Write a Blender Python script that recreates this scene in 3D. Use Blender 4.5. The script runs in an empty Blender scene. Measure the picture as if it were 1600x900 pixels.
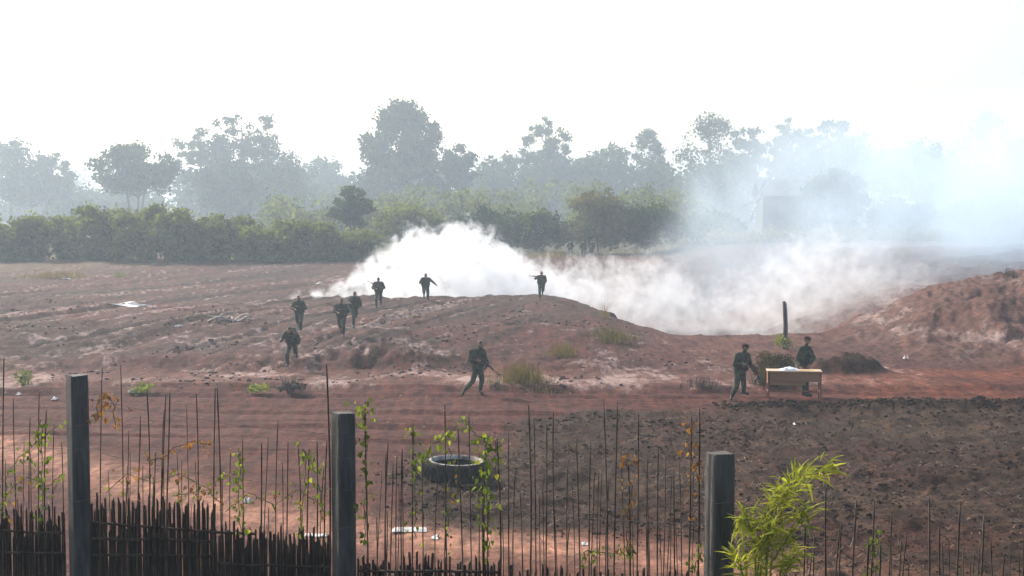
import bpy, bmesh, math, random
import numpy as np
from mathutils import Vector, Matrix, Euler

# ------------------------------------------------------------------ camera, sky, sun, exposure
SC = bpy.context.scene
COL = SC.collection
FPX = 2200.0                                   # focal length in photo pixels (1600 wide)
CAM = Vector((0.0, 0.0, 6.0))
PITCH = math.atan(130.0 / FPX)
cam_d = bpy.data.cameras.new('camera')
cam_d.sensor_width = 36.0
cam_d.lens = 36.0 * FPX / 1600.0
cam_d.clip_start = 0.1
cam_d.clip_end = 6000.0
cam = bpy.data.objects.new('camera', cam_d)
COL.objects.link(cam)
cam.location = CAM
cam.rotation_euler = (math.pi / 2 - PITCH, 0, 0)
SC.camera = cam

SUN_AZ = math.radians(-42.0)                   # from +Y, towards -X (left, behind the trees)
SUN_EL = math.radians(33.0)
to_sun = Vector((math.sin(SUN_AZ) * math.cos(SUN_EL), math.cos(SUN_AZ) * math.cos(SUN_EL), math.sin(SUN_EL)))
world = bpy.data.worlds.new('World')
SC.world = world
world.use_nodes = True
wn = world.node_tree.nodes
wl = world.node_tree.links
sky = wn.new('ShaderNodeTexSky')
sky.sky_type = 'NISHITA'
sky.sun_disc = False
sky.sun_elevation = SUN_EL
sky.sun_rotation = SUN_AZ
sky.air_density = 1.0
sky.dust_density = 5.0
sky.ozone_density = 1.0
bg = wn['Background']
bg.inputs['Strength'].default_value = 0.15
wl.new(sky.outputs['Color'], bg.inputs['Color'])

sun_d = bpy.data.lights.new('sun', 'SUN')
sun_d.energy = 3.5
sun_d.angle = math.radians(0.8)
sun_d.color = (1.0, 0.955, 0.89)
sun = bpy.data.objects.new('sun', sun_d)
COL.objects.link(sun)
sun.rotation_euler = to_sun.to_track_quat('Z', 'Y').to_euler()

SC.view_settings.view_transform = 'Standard'
SC.view_settings.look = 'None'
SC.view_settings.gamma = 1.0
SC.view_settings.exposure = 0.92
SC.render.engine = 'CYCLES'
cy = SC.cycles
cy.use_denoising = True
cy.max_bounces = 8
cy.diffuse_bounces = 3
cy.transmission_bounces = 4
cy.transparent_max_bounces = 8
cy.volume_bounces = 4
cy.volume_max_steps = 512
cy.volume_step_rate = 1.0
cy.caustics_reflective = False
cy.caustics_refractive = False
cy.sample_clamp_indirect = 6.0

HAZE_DENSITY = 0.00098
HAZE_COLOR = (0.71, 0.86, 1.0)

# ------------------------------------------------------------------ small maths
def ss(a, b, t):
    t = np.clip((np.asarray(t, float) - a) / (b - a), 0, 1)
    return t * t * (3 - 2 * t)

def _hash(ix, iy, seed):
    h = (ix.astype(np.int64) * 374761393 + iy.astype(np.int64) * 668265263 + seed * 144665) & 0x7fffffff
    h = (h ^ (h >> 13)) * 1274126177 & 0x7fffffff
    h = h ^ (h >> 16)
    return (h & 0xffff) / 65535.0

def vnoise(x, y, seed=0):
    x = np.asarray(x, float); y = np.asarray(y, float)
    ix = np.floor(x); iy = np.floor(y)
    fx = x - ix; fy = y - iy
    fx = fx * fx * fx * (fx * (fx * 6 - 15) + 10); fy = fy * fy * fy * (fy * (fy * 6 - 15) + 10)
    a = _hash(ix, iy, seed); b = _hash(ix + 1, iy, seed); c = _hash(ix, iy + 1, seed); d = _hash(ix + 1, iy + 1, seed)
    return (a * (1 - fx) + b * fx) * (1 - fy) + (c * (1 - fx) + d * fx) * fy - 0.5

def fbm(x, y, seed=0, oct=4, gain=0.5):
    s = 0; a = 1.0
    for o in range(oct):
        s = s + a * vnoise(x * 2 ** o + 17.3 * o, y * 2 ** o - 9.1 * o, seed + o)
        a *= gain
    return s

def plough_mask(x, y):
    """dark turned-over soil in the right foreground"""
    n = fbm(x * 0.35, y * 0.35, 5, 3)
    far = 42.6 + 1.3 * n - 0.18 * np.clip(9 - x, 0, 30) - 0.5 * np.clip(2 - x, 0, 30)
    near = 24.9 + 1.0 * n + 0.12 * np.clip(-x, 0, 9) - 5.5 * ss(2.5, 6.0, x)
    left = -3.2 + 2.0 * n + 0.28 * (y - 30)
    return ss(0, 1.6, far - y) * ss(0, 1.8, y - near) * ss(0, 2.2, x - left)

def H(x, y):
    x = np.asarray(x, float); y = np.asarray(y, float)
    n1 = fbm(x * 0.12, y * 0.12, 1, 4)
    n2 = fbm(x * 0.6, y * 0.6, 2, 4)
    n3 = fbm(x * 2.3, y * 2.3, 3, 3)
    near = 2.75 * (1 - ss(9.2, 19.2, y))
    yw = y + 5 * n1 + 1.6 * n2
    r = 0.30 * ss(50.2, 53.2, yw) + 0.47 * ss(53.5, 66, yw)
    m = 1 - ss(2.2, 7.8, x + 1.0 * n1 + 0.8 * n2)
    ter = r * m
    pe = 80.5 - 14.5 * ss(2.0, 7.5, x + 0.8 * n2) + 1.5 * n1
    p = ss(0, 8, y - pe) * (1 - ss(98, 122, y + 4 * n1)) * ss(-11.5, -8.0, x) * (1 - ss(18, 40, x))
    z = near + ter * (1 - p) - 1.7 * p
    z = z + (1.2 - 0.9 * m * r) * ss(92, 124, y)
    em = (2.0 * ss(14.0, 20.5, x + 0.5 * n2) + 0.85 * ss(18.5, 26, x)) * ss(51, 64, y + 2 * n1 + 1.5 * n2) * (1 - 0.55 * ss(74, 100, y))
    z = z + em * (1 + 0.10 * n2 + 0.05 * n3) * (1 - ss(150, 260, y))
    # lower shoulder in front of the embankment
    z = z + 0.50 * ss(17.0, 20.5, x + n2) * ss(47.5, 51, y + 1.5 * n2) * (1 - ss(52, 62, y))
    # spoil heap
    z = z + (0.48 + 0.35 * n3) * np.exp(-(((x - 11.9) / 1.5) ** 2 + ((y - 50.5) / 0.9) ** 2) ** 2)
    # little step along the red track, and a hollow scarp below the terrace
    z = z + 0.13 * ss(44.6, 45.3, y + 0.8 * n2 - 0.03 * (x + 8)) * (1 - ss(46, 52, y))
    z = z + (0.30 + 0.2 * n3) * ss(50.4, 51.7, y + 1.2 * n2 - 0.14 * (x + 6)) * (1 - ss(52, 60, y)) * np.exp(-((x + 5.2) / 3.0) ** 2)
    field = ss(19, 22, y) * (1 - 0.7 * ss(110, 160, y))
    pm = plough_mask(x, y)
    rough = 0.05 + 0.30 * r * (1 - r) + 0.06 * ss(0.05, 0.5, em)
    z = z + field * (0.11 * n1 + 0.8 * rough * n2 + 0.035 * n3 * (1 + 1.4 * ss(48, 52, y)) + 0.022 * fbm(x * 6.1, y * 4.3, 38, 2) * ss(44, 50, y))
    # vehicle tracks and ridges that run away to the right
    q = (x * 0.95 - y * 0.30)
    tr = vnoise(q * 0.75, y * 0.05 + 3, 21) + 0.6 * vnoise(q * 1.9, y * 0.09, 22)
    z = z + 0.19 * tr * ss(50, 58, y) * (1 - ss(105, 125, y)) * (1 - ss(-3, 6, x))
    # wheel ruts
    for q0, sd_ in ((-23.5, 1), (-29.0, 2), (-34.5, 3), (-40.0, 4), (-47.0, 5), (-54.0, 6)):
        dq = q - q0 - 2.4 * vnoise(y * 0.045, y * 0 + sd_, 24)
        ru = np.exp(-((np.abs(dq) - 0.85) / 0.20) ** 2)
        bk = np.exp(-((np.abs(dq) - 1.25) / 0.20) ** 2)
        z = z + (0.06 * bk - 0.10 * ru) * ss(51, 56, y) * (1 - ss(108, 120, y)) * (1 - ss(-4, 4, x))
    for y0, sd_ in ((34.5, 1), (36.8, 2), (39.2, 3), (42.4, 4), (44.0, 5)):
        dy = y - y0 - 1.6 * vnoise(x * 0.06, x * 0 + sd_, 25) + 0.04 * x
        z = z + (0.05 * np.exp(-((np.abs(dy) - 1.15) / 0.2) ** 2) - 0.08 * np.exp(-((np.abs(dy) - 0.8) / 0.18) ** 2)) * (1 - pm) * ss(-26, -20, x) * ss(30, 32, y)
    # lengthwise ruts on the red track
    z = z + 0.05 * vnoise(x * 0.12, y * 1.3, 23) * ss(30, 33, y) * (1 - ss(46, 50, y)) * (1 - pm)
    # clods
    cl = np.abs(fbm(x * 1.3, y * 1.3, 31, 4, 0.62))
    z = z + pm * (0.15 * cl + 0.07 * fbm(x * 4.2, y * 4.2, 37, 2) - 0.05 + 0.17 * fbm(x * 0.42, y * 0.6, 33, 4))
    bm = np.exp(-((y - 41.6 - 0.8 * n2) / 0.55) ** 2) * ss(5, 12, x)
    z = z + bm * (0.13 + 0.28 * np.abs(fbm(x * 2.1, y * 2.1, 35, 3)))
    return z

def hz(x, y):
    return float(H(np.array([x]), np.array([y]))[0])

_F = Vector((0, math.cos(PITCH), -math.sin(PITCH)))
_U = Vector((0, math.sin(PITCH), math.cos(PITCH)))
def ray(u, v):
    return _F * FPX + Vector((1, 0, 0)) * (u - 800.0) + _U * (450.0 - v)
def at(u, v, D):
    d = ray(u, v)
    return CAM + d * (D / d.y)
def hit(u, v, y0=20.5, y1=170.0):
    """where the line of sight through a photo pixel meets the ground"""
    d = ray(u, v)
    ys = np.arange(y0, y1, 0.05)
    k = ys / d.y
    zz = CAM.z + d.z * k
    g = H(d.x * k, ys)
    i = np.argmax(zz <= g)
    if not (zz[i] <= g[i]): i = len(ys) - 1
    return Vector((d.x * k[i], ys[i], g[i]))

# ------------------------------------------------------------------ materials
def mat(name):
    m = bpy.data.materials.new(name)
    m.use_nodes = True
    nt = m.node_tree
    return m, nt, nt.nodes['Principled BSDF']

def noise_mat(name, c0, c1, scale=6.0, detail=5.0, rough=0.9, bump=0.0, bscale=None, spec=0.2, stretch=None, coord='Object', metallic=0.0):
    m, nt, b = mat(name)
    tc = nt.nodes.new('ShaderNodeTexCoord')
    src = tc.outputs[coord]
    if stretch:
        mp = nt.nodes.new('ShaderNodeMapping'); mp.inputs['Scale'].default_value = stretch
        nt.links.new(src, mp.inputs['Vector']); src = mp.outputs['Vector']
    n = nt.nodes.new('ShaderNodeTexNoise'); n.inputs['Scale'].default_value = scale; n.inputs['Detail'].default_value = detail
    n.inputs['Roughness'].default_value = 0.65
    nt.links.new(src, n.inputs['Vector'])
    r = nt.nodes.new('ShaderNodeValToRGB')
    r.color_ramp.elements[0].position = 0.34; r.color_ramp.elements[0].color = (*c0, 1)
    r.color_ramp.elements[1].position = 0.66; r.color_ramp.elements[1].color = (*c1, 1)
    nt.links.new(n.outputs['Fac'], r.inputs['Fac'])
    nt.links.new(r.outputs['Color'], b.inputs['Base Color'])
    b.inputs['Roughness'].default_value = rough
    b.inputs['Specular IOR Level'].default_value = spec
    b.inputs['Metallic'].default_value = metallic
    if bump:
        n2 = nt.nodes.new('ShaderNodeTexNoise'); n2.inputs['Scale'].default_value = bscale or scale * 4; n2.inputs['Detail'].default_value = 4
        nt.links.new(src, n2.inputs['Vector'])
        bp = nt.nodes.new('ShaderNodeBump'); bp.inputs['Strength'].default_value = bump; bp.inputs['Distance'].default_value = 0.02
        nt.links.new(n2.outputs['Fac'], bp.inputs['Height']); nt.links.new(bp.outputs['Normal'], b.inputs['Normal'])
    return m

def leaf_mat(name, c0, c1, trans=0.45, scale=0.6):
    """leaf: diffuse front mixed with light shining through"""
    m, nt, b = mat(name)
    out = nt.nodes['Material Output']
    tc = nt.nodes.new('ShaderNodeTexCoord')
    oi = nt.nodes.new('ShaderNodeObjectInfo')
    n = nt.nodes.new('ShaderNodeTexNoise'); n.inputs['Scale'].default_value = scale; n.inputs['Detail'].default_value = 3
    nt.links.new(tc.outputs['Object'], n.inputs['Vector'])
    ad = nt.nodes.new('ShaderNodeMath'); ad.operation = 'MULTIPLY_ADD'; ad.inputs[1].default_value = 0.3
    nt.links.new(oi.outputs['Random'], ad.inputs[0]); 
    sb = nt.nodes.new('ShaderNodeMath'); sb.operation = 'SUBTRACT'; sb.inputs[1].default_value = 0.15
    nt.links.new(n.outputs['Fac'], sb.inputs[0]); nt.links.new(sb.outputs[0], ad.inputs[2])
    r = nt.nodes.new('ShaderNodeValToRGB')
    r.color_ramp.elements[0].position = 0.32; r.color_ramp.elements[0].color = (*c0, 1)
    r.color_ramp.elements[1].position = 0.68; r.color_ramp.elements[1].color = (*c1, 1)
    nt.links.new(ad.outputs[0], r.inputs['Fac'])
    d = nt.nodes.new('ShaderNodeBsdfDiffuse'); t = nt.nodes.new('ShaderNodeBsdfTranslucent')
    g = nt.nodes.new('ShaderNodeMixRGB'); g.blend_type = 'MULTIPLY'; g.inputs['Fac'].default_value = 1.0
    g.inputs['Color2'].default_value = (1.25, 1.2, 0.6, 1)
    nt.links.new(r.outputs['Color'], g.inputs['Color1'])
    nt.links.new(r.outputs['Color'], d.inputs['Color']); nt.links.new(g.outputs['Color'], t.inputs['Color'])
    mx = nt.nodes.new('ShaderNodeMixShader'); mx.inputs['Fac'].default_value = trans
    nt.links.new(d.outputs[0], mx.inputs[1]); nt.links.new(t.outputs[0], mx.inputs[2])
    nt.links.new(mx.outputs[0], out.inputs['Surface'])
    nt.nodes.remove(b)
    return m

def ground_material():
    m, nt, b = mat('bare_soil')
    at_ = nt.nodes.new('ShaderNodeAttribute'); at_.attribute_name = 'soil'
    tc = nt.nodes.new('ShaderNodeTexCoord')
    n = nt.nodes.new('ShaderNodeTexNoise'); n.inputs['Scale'].default_value = 3.2; n.inputs['Detail'].default_value = 9; n.inputs['Roughness'].default_value = 0.72
    nt.links.new(tc.outputs['Object'], n.inputs['Vector'])
    mr = nt.nodes.new('ShaderNodeMapRange'); mr.inputs['From Min'].default_value = 0.3; mr.inputs['From Max'].default_value = 0.7
    mr.inputs['To Min'].default_value = 0.28; mr.inputs['To Max'].default_value = 1.65
    nt.links.new(n.outputs['Fac'], mr.inputs['Value'])
    mx = nt.nodes.new('ShaderNodeMixRGB'); mx.blend_type = 'MULTIPLY'; mx.inputs['Fac'].default_value = 1
    nt.links.new(at_.outputs['Color'], mx.inputs['Color1']); nt.links.new(mr.outputs['Result'], mx.inputs['Color2'])
    # drag marks along the vehicle tracks
    mp = nt.nodes.new('ShaderNodeMapping'); mp.inputs['Rotation'].default_value = (0, 0, 0.30); mp.inputs['Scale'].default_value = (1.6, 0.16, 1.0)
    nt.links.new(tc.outputs['Object'], mp.inputs['Vector'])
    n3 = nt.nodes.new('ShaderNodeTexNoise'); n3.inputs['Scale'].default_value = 2.3; n3.inputs['Detail'].default_value = 8; n3.inputs['Roughness'].default_value = 0.68
    nt.links.new(mp.outputs[0], n3.inputs['Vector'])
    mr3 = nt.nodes.new('ShaderNodeMapRange'); mr3.inputs['From Min'].default_value = 0.32; mr3.inputs['From Max'].default_value = 0.68
    mr3.inputs['To Min'].default_value = 0.3; mr3.inputs['To Max'].default_value = 1.6
    nt.links.new(n3.outputs['Fac'], mr3.inputs['Value'])
    mx3 = nt.nodes.new('ShaderNodeMixRGB'); mx3.blend_type = 'MULTIPLY'; mx3.inputs['Fac'].default_value = 0.75
    nt.links.new(mx.outputs[0], mx3.inputs['Color1']); nt.links.new(mr3.outputs['Result'], mx3.inputs['Color2'])
    mx = mx3
    # chalk crumbs plus sunlit streaks painted pale: crisp, drawn out along the tracks
    nc = nt.nodes.new('ShaderNodeTexNoise'); nc.inputs['Scale'].default_value = 3.6; nc.inputs['Detail'].default_value = 10; nc.inputs['Roughness'].default_value = 0.74
    mpc = nt.nodes.new('ShaderNodeMapping'); mpc.inputs['Rotation'].default_value = (0, 0, 0.30); mpc.inputs['Scale'].default_value = (1.0, 0.38, 1.0)
    nt.links.new(tc.outputs['Object'], mpc.inputs['Vector']); nt.links.new(mpc.outputs[0], nc.inputs['Vector'])
    sc_ = nt.nodes.new('ShaderNodeMath'); sc_.operation = 'MULTIPLY_ADD'; sc_.inputs[1].default_value = 0.34; sc_.inputs[2].default_value = -0.70
    nt.links.new(at_.outputs['Alpha'], sc_.inputs[0])
    sm_ = nt.nodes.new('ShaderNodeMath'); sm_.operation = 'ADD'
    nt.links.new(sc_.outputs[0], sm_.inputs[0]); nt.links.new(nc.outputs['Fac'], sm_.inputs[1])
    rc = nt.nodes.new('ShaderNodeMapRange'); rc.inputs['From Min'].default_value = 0.0; rc.inputs['From Max'].default_value = 0.20
    rc.inputs['To Max'].default_value = 0.68
    nt.links.new(sm_.outputs[0], rc.inputs['Value'])
    mc = nt.nodes.new('ShaderNodeMixRGB'); mc.inputs['Color2'].default_value = (0.36, 0.265, 0.235, 1)
    nt.links.new(rc.outputs['Result'], mc.inputs['Fac']); nt.links.new(mx.outputs[0], mc.inputs['Color1'])
    mx = mc
    # scattered pale stones and crumbs
    v = nt.nodes.new('ShaderNodeTexVoronoi'); v.inputs['Scale'].default_value = 2.6
    nt.links.new(tc.outputs['Object'], v.inputs['Vector'])
    lt = nt.nodes.new('ShaderNodeMath'); lt.operation = 'LESS_THAN'; lt.inputs[1].default_value = 0.11
    nt.links.new(v.outputs['Distance'], lt.inputs[0])
    sx = nt.nodes.new('ShaderNodeSeparateXYZ'); nt.links.new(v.outputs['Color'], sx.inputs[0])
    gt = nt.nodes.new('ShaderNodeMath'); gt.operation = 'GREATER_THAN'; gt.inputs[1].default_value = 0.78
    nt.links.new(sx.outputs[0], gt.inputs[0])
    ml = nt.nodes.new('ShaderNodeMath'); ml.operation = 'MULTIPLY'
    nt.links.new(lt.outputs[0], ml.inputs[0]); nt.links.new(gt.outputs[0], ml.inputs[1])
    m2 = nt.nodes.new('ShaderNodeMixRGB'); m2.blend_type = 'ADD'
    m2.inputs['Color2'].default_value = (0.10, 0.08, 0.068, 1)
    nt.links.new(ml.outputs[0], m2.inputs['Fac']); nt.links.new(mx.outputs[0], m2.inputs['Color1'])
    nt.links.new(m2.outputs[0], b.inputs['Base Color'])
    b.inputs['Roughness'].default_value = 0.95; b.inputs['Specular IOR Level'].default_value = 0.1
    n2 = nt.nodes.new('ShaderNodeTexNoise'); n2.inputs['Scale'].default_value = 11; n2.inputs['Detail'].default_value = 8; n2.inputs['Roughness'].default_value = 0.7
    nt.links.new(tc.outputs['Object'], n2.inputs['Vector'])
    bp = nt.nodes.new('ShaderNodeBump'); bp.inputs['Strength'].default_value = 0.9; bp.inputs['Distance'].default_value = 0.07
    nt.links.new(n2.outputs['Fac'], bp.inputs['Height']); nt.links.new(bp.outputs['Normal'], b.inputs['Normal'])
    return m

M = {}
M['ground'] = ground_material()
M['concrete'] = noise_mat('weathered_concrete', (0.048, 0.045, 0.041), (0.140, 0.131, 0.118), 5, 9, 0.9, 0.5, 45, stretch=(1.6, 1.6, 0.22))
M['bamboo'] = noise_mat('grey_dry_bamboo', (0.014, 0.0105, 0.008), (0.085, 0.060, 0.042), 9, 6, 0.75, 0.3, 60, stretch=(1, 1, 0.2))
M['stick'] = noise_mat('dark_stick_bark', (0.026, 0.019, 0.015), (0.12, 0.084, 0.06), 7, 6, 0.85, 0.3, 50)
M['wire'] = noise_mat('rusty_wire', (0.10, 0.08, 0.07), (0.22, 0.19, 0.17), 20, 3, 0.6)
M['straw'] = noise_mat('brown_straw', (0.10, 0.065, 0.038), (0.20, 0.14, 0.085), 3)
M['rubber'] = noise_mat('dusty_rubber', (0.006, 0.006, 0.006), (0.02, 0.017, 0.015), 5, 6, 0.9, 0.3, 30, 0.03)
M['rubber_pale'] = noise_mat('sunlit_muddy_sidewall', (0.06, 0.052, 0.046), (0.40, 0.36, 0.33), 4.5, 6, 0.8, 0.4, 25)  # uneven mud, with sunlight on the upper ring painted in as pale rubber
M['vine'] = leaf_mat('vine_leaf', (0.06, 0.105, 0.02), (0.17, 0.22, 0.05), 0.5, 4)
M['vine_stem'] = noise_mat('vine_stem', (0.07, 0.10, 0.03), (0.14, 0.15, 0.06), 9)
M['dead_leaf'] = leaf_mat('dead_leaf', (0.15, 0.07, 0.03), (0.34, 0.20, 0.10), 0.4, 4)
M['bamboo_leaf'] = leaf_mat('lime_bamboo_leaf', (0.17, 0.22, 0.03), (0.36, 0.37, 0.08), 0.5, 3)
M['culm'] = noise_mat('green_culm', (0.12, 0.17, 0.03), (0.24, 0.26, 0.06), 8)
M['foliage'] = leaf_mat('dark_foliage', (0.018, 0.036, 0.014), (0.06, 0.092, 0.026), 0.3, 0.35)
M['foliage_y'] = leaf_mat('yellow_green_foliage', (0.014, 0.028, 0.010), (0.14, 0.165, 0.036), 0.45, 0.8)
M['foliage_b'] = leaf_mat('brown_olive_foliage', (0.07, 0.07, 0.03), (0.17, 0.14, 0.055), 0.4, 0.35)
M['bark'] = noise_mat('bark', (0.03, 0.025, 0.02), (0.08, 0.065, 0.05), 4, 5, 0.95)
M['drygrass'] = leaf_mat('dry_grass', (0.09, 0.074, 0.032), (0.18, 0.14, 0.068), 0.4, 0.8)
M['greengrass'] = leaf_mat('weed_leaves', (0.10, 0.14, 0.035), (0.22, 0.25, 0.07), 0.4, 1.0)
M['brush'] = noise_mat('dead_brush', (0.045, 0.035, 0.03), (0.13, 0.10, 0.08), 4)
M['olivebrush'] = leaf_mat('withered_olive_brush', (0.040, 0.034, 0.020), (0.105, 0.085, 0.048), 0.3, 2.0)
M['wood'] = noise_mat('tan_plywood', (0.24, 0.105, 0.042), (0.36, 0.175, 0.075), 3, 6, 0.6, 0.1, 30, 0.3, (0.4, 3, 3))
M['woodtop'] = noise_mat('pale_desk_top', (0.34, 0.21, 0.10), (0.50, 0.34, 0.19), 3, 6, 0.4, 0.05, 30, 0.5, (0.4, 3, 3))  # top paler than the desk panels
M['woodleg'] = noise_mat('red_brown_leg', (0.12, 0.045, 0.03), (0.22, 0.09, 0.055), 5, 5, 0.6)
M['cloth'] = noise_mat('pale_blue_cloth', (0.62, 0.68, 0.80), (0.80, 0.83, 0.90), 5, 4, 0.85)
M['uniform'] = noise_mat('dark_green_uniform', (0.014, 0.019, 0.012), (0.070, 0.072, 0.040), 7.5, 3, 0.9, 0.3, 20)
M['skin'] = noise_mat('tan_skin', (0.22, 0.115, 0.075), (0.29, 0.16, 0.105), 8, 3, 0.55)
M['hair'] = noise_mat('black_hair', (0.006, 0.005, 0.005), (0.018, 0.014, 0.012), 30, 3, 0.6)
M['boot'] = noise_mat('black_boot', (0.008, 0.008, 0.008), (0.03, 0.025, 0.02), 8, 4, 0.6)
M['webbing'] = noise_mat('olive_webbing', (0.020, 0.024, 0.014), (0.06, 0.055, 0.03), 12, 3, 0.9)
M['capcloth'] = noise_mat('dark_red_cap', (0.03, 0.010, 0.010), (0.07, 0.022, 0.02), 10, 3, 0.9)
M['gunmetal'] = noise_mat('gunmetal', (0.010, 0.010, 0.011), (0.03, 0.03, 0.03), 12, 3, 0.45)
M['gunwood'] = noise_mat('rifle_wood', (0.05, 0.022, 0.012), (0.11, 0.05, 0.025), 12, 3, 0.6)
M['pole'] = noise_mat('weathered_pole', (0.035, 0.032, 0.03), (0.11, 0.095, 0.085), 5, 6, 0.9, 0.4, 30, stretch=(1, 1, 0.2))
M['litter'] = noise_mat('white_plastic', (0.26, 0.24, 0.22), (0.55, 0.52, 0.49), 6, 4, 0.5)
M['palewood'] = noise_mat('bleached_wood', (0.26, 0.20, 0.17), (0.48, 0.40, 0.35), 5, 5, 0.85)
M['roof'] = noise_mat('grey_roof_sheet', (0.10, 0.105, 0.11), (0.19, 0.195, 0.205), 1.2, 5, 0.7, stretch=(1, 0.3, 1))
M['hutwall'] = noise_mat('shade_dark_wall', (0.02, 0.018, 0.016), (0.05, 0.042, 0.036), 1.5, 5, 0.9)  # wall colour darkened to stand for the shaded interior
M['clod'] = noise_mat('dark_clod', (0.022, 0.0135, 0.0085), (0.062, 0.039, 0.025), 2.2, 6, 1.0, 0.7, 14, 0.02)
M['redclod'] = noise_mat('red_crumb', (0.04, 0.020, 0.016), (0.15, 0.10, 0.085), 0.9, 6, 0.97, 0.7, 14)
M['puddle'] = noise_mat('pale_silt', (0.20, 0.175, 0.17), (0.36, 0.33, 0.33), 1.2, 4, 0.35)

# ------------------------------------------------------------------ object helpers
def tag(o, label=None, cat=None, group=None, kind=None):
    if label: o['label'] = label
    if cat: o['category'] = cat
    if group: o['group'] = group
    if kind: o['kind'] = kind
    return o

def mesh_obj(name, verts, faces, m, parent=None, smooth=False, loc=None):
    me = bpy.data.meshes.new(name)
    me.from_pydata([tuple(v) for v in verts], [], faces)
    me.update()
    if smooth: me.polygons.foreach_set('use_smooth', [True] * len(me.polygons))
    if m is not None: me.materials.append(m)
    return link(name, me, parent, loc)

def link(name, me, parent=None, loc=None):
    o = bpy.data.objects.new(name, me)
    COL.objects.link(o)
    if parent: o.parent = parent
    if loc is not None: o.location = loc
    return o

def fast_mesh(name, V, F, m, smooth=False):
    """numpy vertices and same-size faces"""
    V = np.asarray(V, np.float32); F = np.asarray(F, np.int32)
    me = bpy.data.meshes.new(name)
    k = F.shape[1]
    me.vertices.add(len(V)); me.vertices.foreach_set('co', V.ravel())
    me.loops.add(F.size); me.loops.foreach_set('vertex_index', F.ravel())
    me.polygons.add(len(F)); me.polygons.foreach_set('loop_start', np.arange(0, F.size, k, dtype=np.int32))
    me.update(calc_edges=True)
    if smooth: me.polygons.foreach_set('use_smooth', np.ones(len(F), bool))
    if m is not None: me.materials.append(m)
    return me

def empty(name, loc=(0, 0, 0), rz=0.0):
    o = bpy.data.objects.new(name, None)
    COL.objects.link(o); o.location = loc; o.rotation_euler = (0, 0, rz)
    o.empty_display_size = 0.1
    return o

def tube_vf(points, radii, n=7, V=None, F=None, cap=True):
    V = [] if V is None else V; F = [] if F is None else F
    pts = [Vector(p) for p in points]
    ref = Vector((0.31, 0.87, 0.2)).normalized()
    base = len(V)
    for i, p in enumerate(pts):
        a = pts[max(i - 1, 0)]; b = pts[min(i + 1, len(pts) - 1)]
        t = (b - a)
        t = t.normalized() if t.length > 1e-9 else Vector((0, 0, 1))
        s = t.cross(ref)
        if s.length < 1e-3: s = t.cross(Vector((1, 0, 0)))
        s.normalize(); c = t.cross(s)
        r = radii[i] if hasattr(radii, '__len__') else radii
        for k in range(n):
            an = 2 * math.pi * k / n
            V.append(p + s * (r * math.cos(an)) + c * (r * math.sin(an)))
    for i in range(len(pts) - 1):
        for k in range(n):
            a0 = base + i * n + k; a1 = base + i * n + (k + 1) % n
            F.append((a0, a1, a1 + n, a0 + n))
    if cap:
        F.append(tuple(base + k for k in range(n))[::-1])
        F.append(tuple(base + (len(pts) - 1) * n + k for k in range(n)))
    return V, F

def box_vf(c, s, V=None, F=None, rot=None, bev=0.0):
    V = [] if V is None else V; F = [] if F is None else F
    bm = bmesh.new()
    bmesh.ops.create_cube(bm, size=1.0)
    bmesh.ops.scale(bm, vec=s, verts=bm.verts)
    if bev: bmesh.ops.bevel(bm, geom=bm.edges[:], offset=bev, segments=1, affect='EDGES')
    if rot: bmesh.ops.rotate(bm, cent=(0, 0, 0), matrix=rot, verts=bm.verts)
    b0 = len(V)
    bm.verts.index_update()
    for v in bm.verts: V.append(v.co + Vector(c))
    for f in bm.faces: F.append(tuple(b0 + v.index for v in f.verts))
    bm.free()
    return V, F

def part_box(name, c, s, m, parent, rot=None, bev=0.006):
    V, F = box_vf(c, s, rot=rot, bev=bev)
    return mesh_obj(name, V, F, m, parent)

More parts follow.
